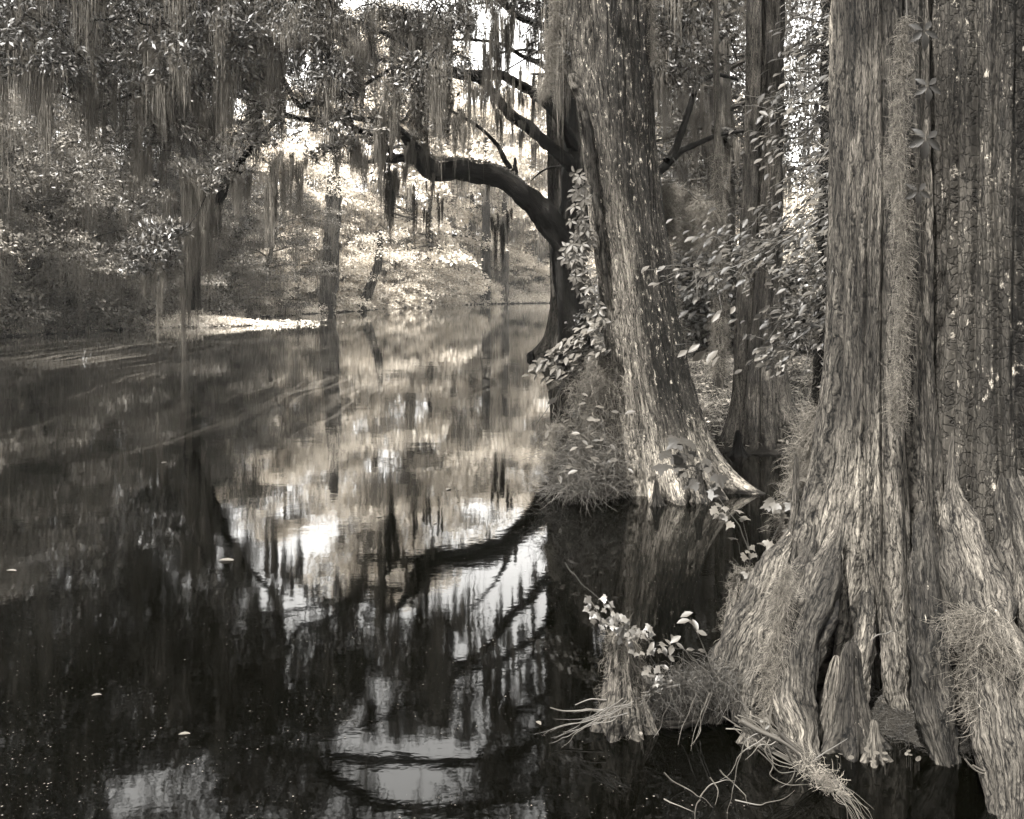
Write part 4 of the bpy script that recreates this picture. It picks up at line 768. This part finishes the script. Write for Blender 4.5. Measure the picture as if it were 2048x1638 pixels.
pile = thing('fallen_branch', PX(1600, 1530, 3.5), 'bundle of bare fallen branches trailing from the cypress roots into the water', 'branch')
lines = []
for k in range(30):
    o1, o2 = rnd.gauss(0, 14), rnd.gauss(0, 16); lines.append([(1490+o1+rnd.uniform(-30, 60), 1440+o2), (1540+o1, 1480+o2*.8), (1600+o1*.7, 1520+o2*.7), (1655+o1*.5, 1560+o2*.5), (1700+o1*.6, 1600+o2*.5), (1735+o1, 1650+o2)][:rnd.choice((3, 4, 5, 6, 6))])
sticks('', '', '', lines, 3.42, .0029, parent=pile, part='twigs')
sticks('', '', '', [[(1480, 1440), (1560, 1480), (1620, 1530), (1670, 1580), (1720, 1640)], [(1560, 1465), (1585, 1490), (1612, 1512)]], 3.4, .011, parent=pile, v=.55, part='stem')
n = 700; t = rs.rand(n); P = np.stack([(1610+t*110-1024)/F*3.38+rs.randn(n)*.02, 3.38+rs.randn(n)*.02, CAMZ+(HZ-(1520+t*115))/F*3.38+rs.randn(n)*.015], -1); g = Geo(); wires(g, P, rs.randn(n, 3)-[0, 0, .3], .05, .0011, rs, 4, .5); g.build('moss_wisps', M['moss_pale'], pile)
tw2 = thing('drooping_twigs', PX(1470, 1480, 3.45), 'arching forked twigs dipping into dark water below the cypress roots', 'twigs')
L_ = [[(1530, 1465), (1500, 1475), (1482, 1510), (1470, 1560), (1462, 1600), (1455, 1650)], [(1535, 1470), (1490, 1500), (1470, 1530), (1440, 1560)], [(1328, 1545), (1370, 1575), (1395, 1592), (1425, 1615)], [(1400, 1595), (1420, 1570), (1450, 1560), (1470, 1562)], [(1400, 1600), (1390, 1625), (1388, 1650)], [(1328, 1598), (1360, 1612), (1390, 1625)],
      [(1440, 1540), (1460, 1560), (1490, 1590), (1495, 1610)], [(1540, 1470), (1530, 1500), (1555, 1530), (1600, 1540)], [(1560, 1475), (1520, 1490), (1490, 1520)], [(1470, 1600), (1520, 1610), (1560, 1600), (1590, 1580)], [(1420, 1555), (1436, 1580), (1430, 1610)], [(1520, 1480), (1545, 1520), (1540, 1550), (1580, 1570), (1640, 1570)], [(1570, 1490), (1590, 1540), (1560, 1575)], [(1515, 1500), (1560, 1545), (1620, 1545)]]
sticks('', '', '', L_, 3.4, .0031, parent=tw2, part='twigs')
sticks('thin_stick', 'thin straight stick leaning from the water against the tall knee', 'stick', [[(1618, 1530), (1650, 1505), (1695, 1477)]], 3.55, .005)
sticks('bare_twig', 'bare forked twig poking out of the water beside the rightmost root', 'twig', [[(1930, 1518), (1960, 1545), (2000, 1565), (2020, 1572)], [(1945, 1530), (1985, 1545), (2015, 1565)]], 3.3, .004)
for k in range(5):
    x0 = rnd.uniform(1300, 1400); sticks('broken_stem', 'broken pale stem slanting down from the root mat into the water', 'stem', [[(x0+30, 1385), (x0+12, 1430), (x0-8, 1490+rnd.uniform(-15, 15))]], 3.8, .004).update_tag()
for o in [o for o in COL.objects if o.name.startswith('broken_stem')]: o['group'] = 'broken stems under the root mat'
sticks('curved_vine', 'curved bare vine looping over the hollow of the huge cypress', 'vine', [[(1735, 1320), (1740, 1290), (1755, 1270), (1785, 1262), (1812, 1278), (1828, 1312)], [(1788, 1262), (1797, 1215), (1803, 1150), (1800, 1080)]], 3.78, .0045, v=.2)
for (px, py, k) in ((1688, 1523, 3), (1738, 1517, 5), (1832, 1512, 6), (1292, 1478, 3)):
    g = Geo(); D = DW(py, .06); n = k; c = PX(px, py, D); P = c+np.stack([rs.randn(n)*.035, rs.randn(n)*.03, rs.rand(n)*.03-.01], -1)
    leaves(g, P, rs.randn(n, 3)*[1, 1, .1], np.array([0, -.5, 1])+rs.randn(n, 3)*.5, .015+.014*rs.rand(n), RND, .4+.6*rs.rand(n))
    for p in P: addtube(g, [p-[0, 0, .01], [p[0]+.01, p[1]+.02, -.02]], .0012, sides=4, v=.3)
    tag(g.build('pennywort', M['leaf_near'], origin=c), {1688: 'round leaved seedling beside the foot of the middle root', 1738: 'cluster of round leaves in front of the tall pointed knee', 1832: 'larger cluster of round leaves between knee and slender root', 1292: 'few round leaves at the waterline of the mossy stump'}[px], 'plant', 'round leaved water plants')

# ---- leafy sprigs
def sprig(name, label, stems, leafpts, D, size, tmpl, mat, up=(0, -.55, .8), r=.003, v=(.5, 1.), dd=None, jit_=.3, group=None, upj=.25):
    root = thing(name, PP(stems[0][:1], D)[0], label, 'leafy branch' if 'branch' in name else 'plant', group)
    if stems: sticks('', '', '', stems, D, r, parent=root, v=.4)
    n = len(leafpts); P = np.array([PX(p[0], p[1], (p[2] if len(p) > 2 else D)+rnd.uniform(-.08, .08)) for p in leafpts]); P[:, 2] = np.maximum(P[:, 2], .015)
    d = (np.array([[rnd.uniform(-1, 1), rnd.uniform(-.6, .2), rnd.uniform(-.6, .1)] for _ in range(n)]) if dd is None else np.array(dd)+rs.randn(n, 3)*jit_)
    g = Geo(); leaves(g, P, d, np.array(up)+rs.randn(n, 3)*upj, size*(.75+.5*rs.rand(n)), tmpl, v[0]+(v[1]-v[0])*rs.rand(n)); g.build('leaves', M[mat], root); return root
def along(lines, per, sx=8, sy=8, D=None):
    out = []
    for l in lines:
        l = np.array([p[:2] for p in l], float)
        for k in range(per):
            t = (k+rnd.random())/per*(len(l)-1); i = min(int(t), len(l)-2); q = l[i]+(l[i+1]-l[i])*(t-i); out.append((q[0]+rnd.gauss(0, sx), q[1]+rnd.gauss(0, sy)))
    return out
# creeper down the pale edge of the leaning cypress
cv = [[(1172, 350), (1164, 380), (1158, 415), (1168, 450), (1170, 480), (1160, 510), (1158, 540), (1166, 565), (1178, 590), (1186, 625), (1196, 650)]]
sprig('creeper_vine', 'five leaved creeper climbing the pale edge of the leaning cypress', cv, along(cv, 62, 9, 6)+along([[(1150, 470), (1150, 560)]], 22, 9, 6), 7.98, .078, PALM, 'leaf_near', up=(-.25, -.85, .55), dd=[-.25, -.2, -.8], jit_=.35, v=(.55, 1), upj=.2)
lb = [[(1205, 640), (1185, 665), (1165, 690), (1130, 715), (1095, 728), (1068, 742)], [(1190, 660), (1160, 672), (1140, 690), (1110, 712)], [(1210, 690), (1180, 700), (1150, 722), (1120, 738), (1090, 750)]]
sprig('leafy_branch', 'bright leafy branch reaching left over the water from the leaning cypress', lb, along(lb, 55, 10, 9), 7.9, .085, OVA, 'leaf_near', up=(-.1, -.5, .9), dd=[-.6, -.3, -.35], v=(.6, 1))
# creeper leaves on the huge trunk
g = thing('creeper_vine', PX(1815, 0, 3.93), 'thin creeper with large five part leaves on the huge cypress trunk', 'vine')
sticks('', '', '', [[(1812, -30), (1815, 60), (1812, 160), (1808, 250), (1812, 330), (1806, 400), (1812, 460)]], 3.93, .004, parent=g, v=.5)
G = Geo(); P = np.array([PX(*p) for p in ((1847, 62, 3.86), (1856, 172, 3.86), (1852, 278, 3.86), (1836, 382, 3.88))])
leaves(G, P, np.array([[.15, -.1, -1], [.05, -.1, -1], [-.1, -.1, -1], [.05, -.1, -1]]), np.array([[0, -1, .15]]*4), np.array([.078, .072, .084, .066]), PALM, .0); G.build('leaves', M['leaf_near'], g)
# stump leaves
sp = [[(1170, 1190), (1195, 1225), (1225, 1255), (1255, 1268)], [(1215, 1200), (1228, 1235), (1250, 1262)], [(1130, 1125), (1150, 1150), (1178, 1180), (1215, 1215), (1240, 1245)]]
sprig('lobed_leaf_vine', 'vine with pale lobed leaves sprawling over the mossy stump top', sp, along(sp[:2], 16, 9, 9)+along([[(1215, 1245), (1295, 1275)]], 34, 10, 16)+[(1180, 1235), (1190, 1225), (1205, 1250), (1198, 1212)], 3.72, .038, MAPLE, 'leaf_bright', v=(.0, .5))
sprig('lobed_leaf_vine', 'pale lobed leaves hanging from the right flank of the mossy stump', [[(1290, 1270), (1300, 1310), (1320, 1340), (1310, 1365)]], along([[(1270, 1345), (1310, 1340), (1325, 1365)]], 9, 10, 10)+along([[(1290, 1300), (1320, 1290)]], 5, 6, 6), 3.7, .04, MAPLE, 'leaf_bright', v=(.1, .6))
bs = [[(1425, 1340), (1405, 1290), (1385, 1250), (1380, 1235)], [(1420, 1345), (1370, 1300), (1330, 1290), (1310, 1292)], [(1400, 1350), (1360, 1315), (1340, 1310)]]
sprig('broad_leaf_plant', 'upright plant with broad pointed pale leaves between stump and root', bs, [(1380, 1240), (1385, 1238), (1372, 1240), (1392, 1262), (1350, 1285), (1345, 1290), (1325, 1292), (1312, 1296), (1335, 1310), (1352, 1325), (1308, 1282), (1362, 1272), (1372, 1300), (1395, 1300), (1330, 1278), (1320, 1330), (1386, 1225), (1345, 1270)], 3.78, .054, OVA, 'leaf_bright', v=(.0, .45))
sprig('seedling', 'little vine seedling with small leaves on the middle root of the huge cypress', [[(1545, 1480), (1538, 1450), (1530, 1440)]], [(1530, 1442), (1540, 1450), (1522, 1452), (1545, 1462), (1538, 1478), (1560, 1470), (1528, 1436), (1555, 1482)], 3.55, .034, OVA, 'leaf_near', v=(.3, .9))
# maple sprigs over the dark pool
ms = [[(1500, 1130), (1485, 1070), (1462, 1030), (1430, 985), (1400, 945), (1370, 915), (1330, 890)], [(1400, 945), (1350, 925), (1320, 905)], [(1410, 955), (1400, 920), (1390, 880)]]
sprig('maple_sapling', 'maple sapling with broad dim leaves before the leaning cypress foot', ms, [(1335, 880), (1318, 905), (1350, 905), (1345, 930), (1375, 905), (1390, 930), (1410, 915), (1398, 960), (1425, 925), (1372, 942), (1435, 945), (1390, 885), (1360, 880), (1325, 925), (1415, 975)], 5.0, .11, MAPLE, 'leaf_near', v=(.0, .3), up=(0, -.35, .9))
ms = [[(1500, 1130), (1495, 1080), (1485, 1040), (1465, 1010)], [(1500, 1130), (1478, 1090), (1470, 1070)], [(1515, 1140), (1540, 1090), (1560, 1050), (1575, 1010)]]
sprig('maple_seedling', 'small maple seedling growing from the dark mossy stump', ms, [(1420, 1015), (1440, 1008), (1455, 1030), (1465, 1042), (1478, 1020), (1450, 1012), (1478, 1035), (1440, 1030), (1490, 1100), (1480, 1110), (1500, 1090), (1510, 1105), (1468, 1075), (1540, 1080), (1522, 1085), (1500, 1150), (1530, 1145), (1540, 1155)], 4.6, .06, MAPLE, 'leaf_near', v=(.4, .9), up=(0, -.35, .9))
ms = [[(1640, 930), (1610, 970), (1570, 1000), (1540, 1015)], [(1640, 960), (1600, 1020), (1560, 1060)]]
sprig('maple_branch', 'drooping maple twigs beside the flare of the huge cypress', ms, along(ms, 13, 14, 14), 4.7, .07, MAPLE, 'leaf_near', v=(.2, .7), up=(0, -.4, .9), dd=[-.8, -.3, -.35])
# ---- the big leafy branches between the twin cypress and the huge one
arms = [[(1700, 40, 5.6), (1640, 90, 5.6), (1590, 130, 5.6)], [(1700, 110, 5.4), (1640, 170, 5.4), (1570, 210, 5.4), (1530, 235, 5.4)], [(1700, 190, 5.8), (1620, 260, 5.8), (1560, 300, 5.8)], [(1700, 250, 5.2), (1640, 320, 5.2), (1590, 370, 5.2)], [(1700, 330, 5.6), (1640, 380, 5.6), (1580, 440, 5.6), (1560, 470, 5.6)],
        [(1700, 400, 5.0), (1640, 440, 5.0), (1570, 480, 5.0), (1500, 520, 5.0), (1430, 545, 5.0), (1380, 540, 5.0)], [(1700, 440, 5.5), (1600, 480, 5.5), (1520, 480, 5.5), (1450, 470, 5.5), (1410, 480, 5.5)], [(1700, 470, 4.8), (1640, 520, 4.8), (1600, 560, 4.8)], [(1690, 600, 5.2), (1640, 640, 5.2), (1590, 680, 5.2), (1550, 700, 5.2)], [(1690, 560, 5.6), (1620, 610, 5.6), (1580, 650, 5.6)], [(1690, 640, 5.6), (1660, 610, 5.6), (1630, 600, 5.6)], [(1700, 20, 5.5), (1660, 30, 5.5), (1610, 60, 5.5)]]
br = thing('leafy_branch', PX(1700, 300, 5.2), 'drooping branches of dim pointed leaves filling the gap beside the huge cypress', 'leafy branch')
g, t_ = Geo(), Geo()
for arm in arms:
    P = np.array(PP(arm)); addtube(t_, P, np.linspace(.009, .002, len(P)), sides=6, smooth_n=24, v=.4); L = len(P)-1
    for k in range(46*L):
        t = rnd.random()*L; i = min(int(t), L-1); q = P[i]+(P[i+1]-P[i])*(t-i); e = q+np.array([rnd.gauss(-.04, .10), rnd.gauss(-.02, .12), rnd.gauss(-.03, .085)])
        if k % 3 == 0: addtube(t_, [q, (q+e)/2+[0, 0, .015], e], .0018, sides=4, v=.5)
        leaves(g, [e], np.array([[-.85+rnd.gauss(0, .3), -.25+rnd.gauss(0, .3), -.45+rnd.gauss(0, .25)]]), np.array([[-.15+rnd.gauss(0, .3), -.35+rnd.gauss(0, .3), .9]]), rnd.uniform(.028, .085), OVA, rnd.uniform(.0, .9)**2.2)
g.build('leaves', M['leaf_near'], br); t_.build('stems', M['twig'], br, smooth=True)
sprig('single_leaf_twig', 'two large pale leaves hanging beside the slim moss furred tree', [[(1350, 690), (1400, 690), (1440, 700)]], [(1375, 700), (1400, 688), (1412, 700), (1440, 712), (1436, 700)], 6.0, .12, OVA, 'leaf_near', v=(.5, .9), dd=[-.8, -.2, -.3])
sprig('single_leaf_twig', 'pale leaf pair caught in light above the twin cypress foot', [[(1560, 640), (1530, 690), (1500, 760)]], [(1555, 660), (1545, 690), (1535, 710), (1548, 740), (1470, 612), (1440, 625), (1430, 630), (1560, 720)], 6.4, .09, OVA, 'leaf_near', v=(.4, .9), dd=[-.5, -.2, -.7])
sprig('side_vine', 'string of small leaves down the edge of the vine covered trunk', [[(1650, 560), (1655, 700), (1662, 760), (1650, 850)]], along([[(1640, 590), (1630, 640), (1660, 700), (1655, 770), (1650, 850)]], 22, 9, 10), 5.6, .07, OVA, 'leaf_near', v=(.4, .9))

# ---- hanging and clinging moss near the camera
def mossthing(label, pts, rad, n, L, r, D, mat='moss_pale', curl=.55, down=.5, v=None):
    g = Geo(); P = np.array(PP(pts, D)); R0 = np.array(rad)
    for k in range(4):                       # several ragged tufts wound together
        off = rs.randn(*P.shape)*R0[:, None]*.55; fuzz_tube(g, P+off, R0*(.25+.75*rs.rand(len(R0))), n//4, L*(.7+.6*rs.rand()), r, rs, curl, down, v)
    return tag(g.build('spanish_moss', M[mat], origin=tuple(P[0])), label, 'moss')
mossthing('long curly grey moss strand hanging down the middle of the huge trunk', [(1812, 30), (1808, 100), (1800, 190), (1794, 290), (1793, 370), (1800, 450), (1808, 540), (1806, 630), (1797, 720), (1793, 800), (1795, 850)], [.006, .022, .036, .046, .042, .034, .024, .030, .042, .036, .008], 4800, .07, .0008, 3.9, 'moss', v=None)
mossthing('curly moss beard on the rightmost root of the huge cypress', [(1955, 1225), (1965, 1280), (1985, 1330), (1970, 1390), (1960, 1420)], [.05, .09, .09, .06, .02], 3000, .10, .0009, 3.42, 'moss')
mossthing('thin curly moss in the cleft between the two outer roots', [(1575, 1130), (1563, 1200), (1552, 1290), (1540, 1370), (1528, 1440)], [.015, .03, .04, .04, .02], 2000, .07, .0008, 3.78, 'moss')
mossthing('ragged moss curtain on the left edge of the huge cypress flare', [(1625, 820), (1618, 880), (1608, 940), (1598, 1000), (1575, 1050)], [.03, .06, .07, .06, .03], 4200, .11, .0012, 4.75, 'moss')
mossthing('pale feathery moss strand hanging before the straight dark cypress', [(1112, -10), (1112, 40), (1107, 90), (1100, 130), (1090, 170), (1086, 190)], [.04, .06, .05, .035, .02, .01], 2600, .12, .0014, 8.2, 'moss_pale')
mossthing('pale moss tuft draped on a bare twig beside the leaning cypress', [(1335, 378), (1345, 420), (1348, 470)], [.07, .12, .05], 3600, .13, .0018, 8.8, 'moss_pale')
mossthing('moss beard hanging under the bare twig left of the twin cypress', [(1385, 385), (1388, 430), (1378, 490)], [.14, .14, .04], 4200, .14, .0020, 9.0, 'moss_pale')
mossthing('moss furring the right edge of the leaning cypress', [(1330, 480), (1345, 580), (1357, 680), (1368, 760)], [.02, .05, .06, .03], 3200, .10, .0015, 8.45, 'moss')
mossthing('curly moss tuft clinging high on the right side of the leaning cypress', [(1295, -10), (1303, 60), (1308, 120)], [.06, .06, .02], 1800, .10, .0015, 8.3, 'moss')
mossthing('moss beard swinging from a thin vine left of the leaning cypress', [(1112, 845), (1105, 870), (1095, 895), (1100, 912)], [.015, .04, .08, .03], 1500, .09, .0013, 8.0, 'moss_pale')
sticks('bare_twig', 'bare pale twig arching out beside the leaning cypress carrying moss', 'twig', [[(1320, 378), (1345, 374), (1380, 385), (1420, 395), (1450, 420)], [(1345, 315), (1365, 345), (1376, 380)], [(1380, 385), (1400, 400), (1440, 380)]], 8.9, .008)
sticks('looping_vine', 'thin vine looping down to the water left of the leaning cypress', 'vine', [[(1130, 745), (1118, 790), (1112, 845)], [(1128, 760), (1100, 810), (1072, 850), (1070, 880), (1085, 905)], [(1180, 690), (1140, 740), (1118, 780)]], 8.0, .005, v=.6)
# ---- tangled thicket at the foot of the leaning cypress
th = thing('thicket', (X_(1175, 8.3), 8.3, 0), 'tangled thicket of bare stems leaves and grass at the leaning cypress foot', 'thicket')
g = Geo(); n = 1900; px = 1175+rs.randn(n)*38; py = 985-np.abs(rs.randn(n))*55; D = 8.15+rs.randn(n)*.25; P = np.stack([(px-1024)/F*D, D, np.maximum(CAMZ+(HZ-py)/F*D, .02)], -1)
wires(g, P, np.stack([rs.randn(n)*.9-.25, rs.randn(n)*.5-.2, rs.randn(n)*.55+.15], -1), .18+.25*rs.rand(n), .0024, rs, 7, .28, .06, .3+.7*rs.rand(n)); g.build('stems', M['twig'], th)
g = Geo(); n = 2600; px = 1195+rs.randn(n)*32; py = 990-rs.rand(n)*250; D = 8.35+rs.randn(n)*.2; P = np.stack([(px-1024)/F*D, D, np.maximum(CAMZ+(HZ-py)/F*D, .02)], -1)
wires(g, P, np.stack([rs.randn(n)*.8, rs.randn(n)*.5-.2, rs.randn(n)*.5-.2], -1), .12+.12*rs.rand(n), .0018, rs, 5, .45, .1, .2+.7*rs.rand(n)); g.build('moss_tangle', M['moss'], th)
g = Geo(); n = 150; px = 1170+rs.randn(n)*36; py = 960-np.abs(rs.randn(n))*75; D = 8.1+rs.randn(n)*.25; P = np.stack([(px-1024)/F*D, D, np.maximum(CAMZ+(HZ-py)/F*D, .05)], -1)
leaves(g, P, np.stack([rs.randn(n), rs.randn(n)*.5-.2, rs.randn(n)*.4-.2], -1), np.array([0, -.5, .9])+rs.randn(n, 3)*.3, .09*(.7+.6*rs.rand(n)), OVA, .4+.6*rs.rand(n)); g.build('leaves', M['leaf_near'], th)
# ---- fern growth along the arching limb
g = Geo(); Lp = np.array(LB); n = 1500; t = rs.rand(n)*(len(Lp)-6)+3; i = t.astype(int); q = Lp[i]+(Lp[np.minimum(i+1, len(Lp)-1)]-Lp[i])*(t-i)[:, None]; P = q+np.stack([rs.randn(n)*.05, rs.randn(n)*.15, .25+rs.rand(n)*.06], -1)
leaves(g, P, rs.randn(n, 3)*[1, 1, .5]+[0, 0, .7], rs.randn(n, 3), .10, LAN, .7*rs.rand(n)); g.build('fern_growth', M['leaf'], oak)

# ---- distinct trees of the opposite bank
def old_trunk(px, yt, yb, D, r, label, lean=0, mossn=2500, mat='bark_dusk', mm='moss', wm=.02):
    x = X_(px, D); H = CAMZ+(HZ-yt)/F*D; root = thing('mossy_tree', (x, D, 0), label, 'tree'); g = Geo()
    pts = [(x, D, -.3), (x+lean*.1, D, .5), (x+lean*.45, D, H*.4), (x+lean*.8, D, H*.75), (x+lean, D, H), (x+lean*1.1, D, H*1.6)]
    addtube(g, pts, [r*1.7, r*1.15, r, r*.95, r*.9, r*.4], sides=20, rough=.45, smooth_n=60, v=.5); g.build('trunk', M[mat], root, smooth=True)
    g = Geo(); strands(g, np.array([[np.interp(z, [0, H*.4, H], [x, x+lean*.45, x+lean]), D-r*.9, z] for z in rs.rand(mossn)*H])+rs.randn(mossn, 3)*[r*.6, r*.3, 0], .6+rs.rand(mossn)*1.2, wm, 5, .12, rs); g.V[0][:, 2] = np.maximum(g.V[0][:, 2], .1); g.build('vines_and_moss', M[mm], root)
    g = Geo()
    for k in range(16): clump(g, (x+lean+rs.randn()*1.8, D+rs.randn()*1.5, H*(1.0+.5*rs.rand())), 1.6, .4, 160, .2, rs)
    g.build('crown', M['leaf_sun_tint'], root); return root
old_trunk(655, 395, 620, 73, .68, 'stout vine wrapped trunk rising from the bank left of the opening', lean=.5, mossn=1300, mm='moss', wm=.03)
old_trunk(722, 520, 616, 78, .4, 'short dark leaning trunk with a sawn looking foot at the waterline', lean=1.6, mossn=300, wm=.03)
old_trunk(972, 400, 603, 112, .55, 'thin dark ivy clad trunk in the sunlit far bank', mossn=800, mm='moss_dark', wm=.05)
old_trunk(1010, 420, 603, 116, .45, 'pale trunk curtained with moss on the sunlit far bank', mossn=1600, mm='moss_pale', wm=.05)
old_trunk(860, 440, 608, 98, .3, 'slim pale sapling trunk in the middle of the far bank', mossn=300, mm='moss_pale', wm=.04)
# ---- plants that nobody could count: bank edges, sandbar, grass of the right bank
g = Geo(); n = 60000; y = 30+rs.rand(n)**1.2*94; x = xL(y)+.9-np.abs(rs.randn(n))*1.6; far_ = rs.rand(n) < .35
yy = np.where(far_, 122.5+np.abs(rs.randn(n))*1.5, y); x = np.where(far_, -4+rs.rand(n)*26, x); h = ground_h(x, yy); k = h > -.12
P = np.stack([x, yy, np.maximum(h, 0)+rs.rand(n)**2*.55*(.5+yy/90)], -1)[k]; s_ = (.07+.09*rs.rand(k.sum()))*(.6+P[:, 1]/80)
leaves(g, P, np.stack([rs.randn(len(P)), rs.randn(len(P)), .3+.8*rs.rand(len(P))], -1), rs.randn(len(P), 3)*.5+[0, -.5, 1], s_, LAN, rs.rand(len(P)))
tag(g.build('bank_plants', M['leaf_sun_tint']), 'low leafy plants along the waterline of the far banks', 'plants', kind='stuff')
g = Geo(); n = 26000; x = -17.2+rs.randn(n)*2.1; y = 47.5+rs.randn(n)*1.7; h = ground_h(x, y); k = h > -.06-.25*vnoise(np.stack([x, y, 0*x], -1)*1.7, 5); P = np.stack([x, y, np.maximum(h, 0)+rs.rand(n)*.16], -1)[k]
leaves(g, P, rs.randn(len(P), 3)*[1, 1, .3]+[0, 0, .3], rs.randn(len(P), 3)*.35+[0, -.3, 1], .10+.08*rs.rand(len(P)), DIA, .5+.5*rs.rand(len(P)))
tag(g.build('water_plants', M['leaf_pale']), 'pale sunlit mat of water plants on the mound by the left bank', 'plants', kind='stuff')
g = Geo(); n = 34000; x = 1.8+rs.rand(n)*11; y = 10.5+rs.rand(n)**1.3*26; h = ground_h(x, y); k = h > -.01; P = np.stack([x, y, h-.01], -1)[k]; N = len(P)
wires(g, P, np.stack([rs.randn(N)*.5, rs.randn(N)*.5, np.ones(N)*.8], -1), .08+.14*rs.rand(N), .003+.003*rs.rand(N), rs, 3, .25, .25, rs.rand(N), .2)
n = 16000; x = 1.8+rs.rand(n)*11; y = 10.5+rs.rand(n)**1.3*26; h = ground_h(x, y); k = h > -.01; P = np.stack([x, y, h+.01+rs.rand(n)*.04], -1)[k]
leaves(g, P, rs.randn(len(P), 3)*[1, 1, .2], rs.randn(len(P), 3)*.3+[0, 0, 1], .06+.05*rs.rand(len(P)), DIA, rs.rand(len(P)))
tag(g.build('grass', M['grass']), 'grass and leaf litter covering the right bank', 'grass', kind='stuff')
for (px, py, n, L) in ((1400, 830, 60, .5), (1420, 760, 50, .5), (1385, 740, 40, .5), (1600, 830, 40, .4)):
    D = DW(py, .12); c = PX(px, py, D); g = Geo(); wires(g, c+rs.randn(n, 3)*[.06, .06, 0]-[0, 0, .05], np.stack([rs.randn(n)*.5, rs.randn(n)*.4, np.ones(n)], -1), L*(.6+.6*rs.rand(n)), .004, rs, 6, .12, .22, .5+.5*rs.rand(n), .15)
    tag(g.build('grass_tuft', M['grass'], origin=c), 'arching tuft of long grass on the right bank near the twin cypress', 'grass', 'grass tufts on the right bank')
# muddy debris at the foot of the huge cypress
g = Geo(); n = 2600; x = 1.55+rs.rand(n)*1.0; y = 3.6+rs.rand(n)*.6; h = ground_h(x, y); k = h > -.02; P = np.stack([x, y, np.maximum(h, 0)+.004], -1)[k]; N = len(P)
wires(g, P, np.stack([rs.randn(N), rs.randn(N), rs.randn(N)*.25+.1], -1), .03+.09*rs.rand(N), .0012, rs, 5, .35, .05, .5*rs.rand(N))
tag(g.build('debris', M['twig']), 'dark litter of twigs between the cypress roots', 'litter', kind='stuff')
# ---- on the water: pollen specks and drifting leaves
g = Geo(); n = 5200; py = 700+rs.rand(n)**.8*950; px = rs.rand(n)*1500; k = vnoise(np.stack([px/140, py/90, 0*px], -1), 4)+.55*vnoise(np.stack([px/30, py/18, 0*px], -1), 6) > -.15; px, py = px[k], py[k]; D = F*CAMZ/(py-HZ); N = len(D)
P = np.stack([(px-1024)/F*D, D, .003+0*D], -1); leaves(g, P, rs.randn(N, 3)*[1, 1, 0], np.array([0, 0, 1.])+0*P, .0022+.006*rs.rand(N)**4, RND, rs.rand(N))
tag(g.build('pollen_specks', M['speck']), 'pale specks of pollen and debris drifting on dark water', 'specks', kind='stuff')
for k, (px, py, s_, a, lab) in enumerate([(436, 1122, .13, .1, 'long pale curled leaf floating in mid river'), (356, 1471, .055, .3, 'rounded pale leaf floating near the bright sky patches'), (893, 981, .10, 1.2, 'small pale leaf floating beside the mirrored bright foliage'), (12, 1142, .08, 0, 'pale leaf floating at the left edge of the river'), (322, 926, .07, .6, 'small leaf drifting over the mirrored trunks'),
                                          (752, 1034, .06, .2, 'tiny leaf floating before the mirrored gap of sky'), (1082, 1452, .05, 2.0, 'small leaf floating off the twig fan'), (182, 1393, .05, .4, 'dark speckled leaf drifting low in the river'), (866, 1048, .05, .9, 'narrow leaf drifting under the mirrored limb')]):
    D = F*CAMZ/(py-HZ); c = PX(px, py, D); c[2] = .004; g = Geo(); leaves(g, [c], [[math.cos(a), math.sin(a), .02]], [[0, 0, 1]], s_, OVA, 1.); tag(g.build('floating_leaf', M['leaf_bright'], origin=c), lab, 'leaf', 'leaves floating on the river')

# ---- damp air over the river: far things fade a little
def haze():
    g = Geo(); x0, x1, y0, y1, z0, z1 = -420, 420, -120, 480, -3, 46
    V = [(x, y, z) for z in (z0, z1) for x, y in ((x0, y0), (x1, y0), (x1, y1), (x0, y1))]
    g.add(V, np.array([[3, 2, 1, 0], [4, 5, 6, 7], [0, 1, 5, 4], [1, 2, 6, 5], [2, 3, 7, 6], [3, 0, 4, 7]]))
    m = NT('haze'); v = m.n('ShaderNodeVolumePrincipled'); v.inputs['Color'].default_value = (.96, .95, .92, 1); v.inputs['Density'].default_value = .0002; v.inputs['Anisotropy'].default_value = .2
    m.l(v.outputs[0], m.out.inputs['Volume']); tag(g.build('haze', m.m), kind='stuff')
haze(); sc.cycles.volume_bounces = 0
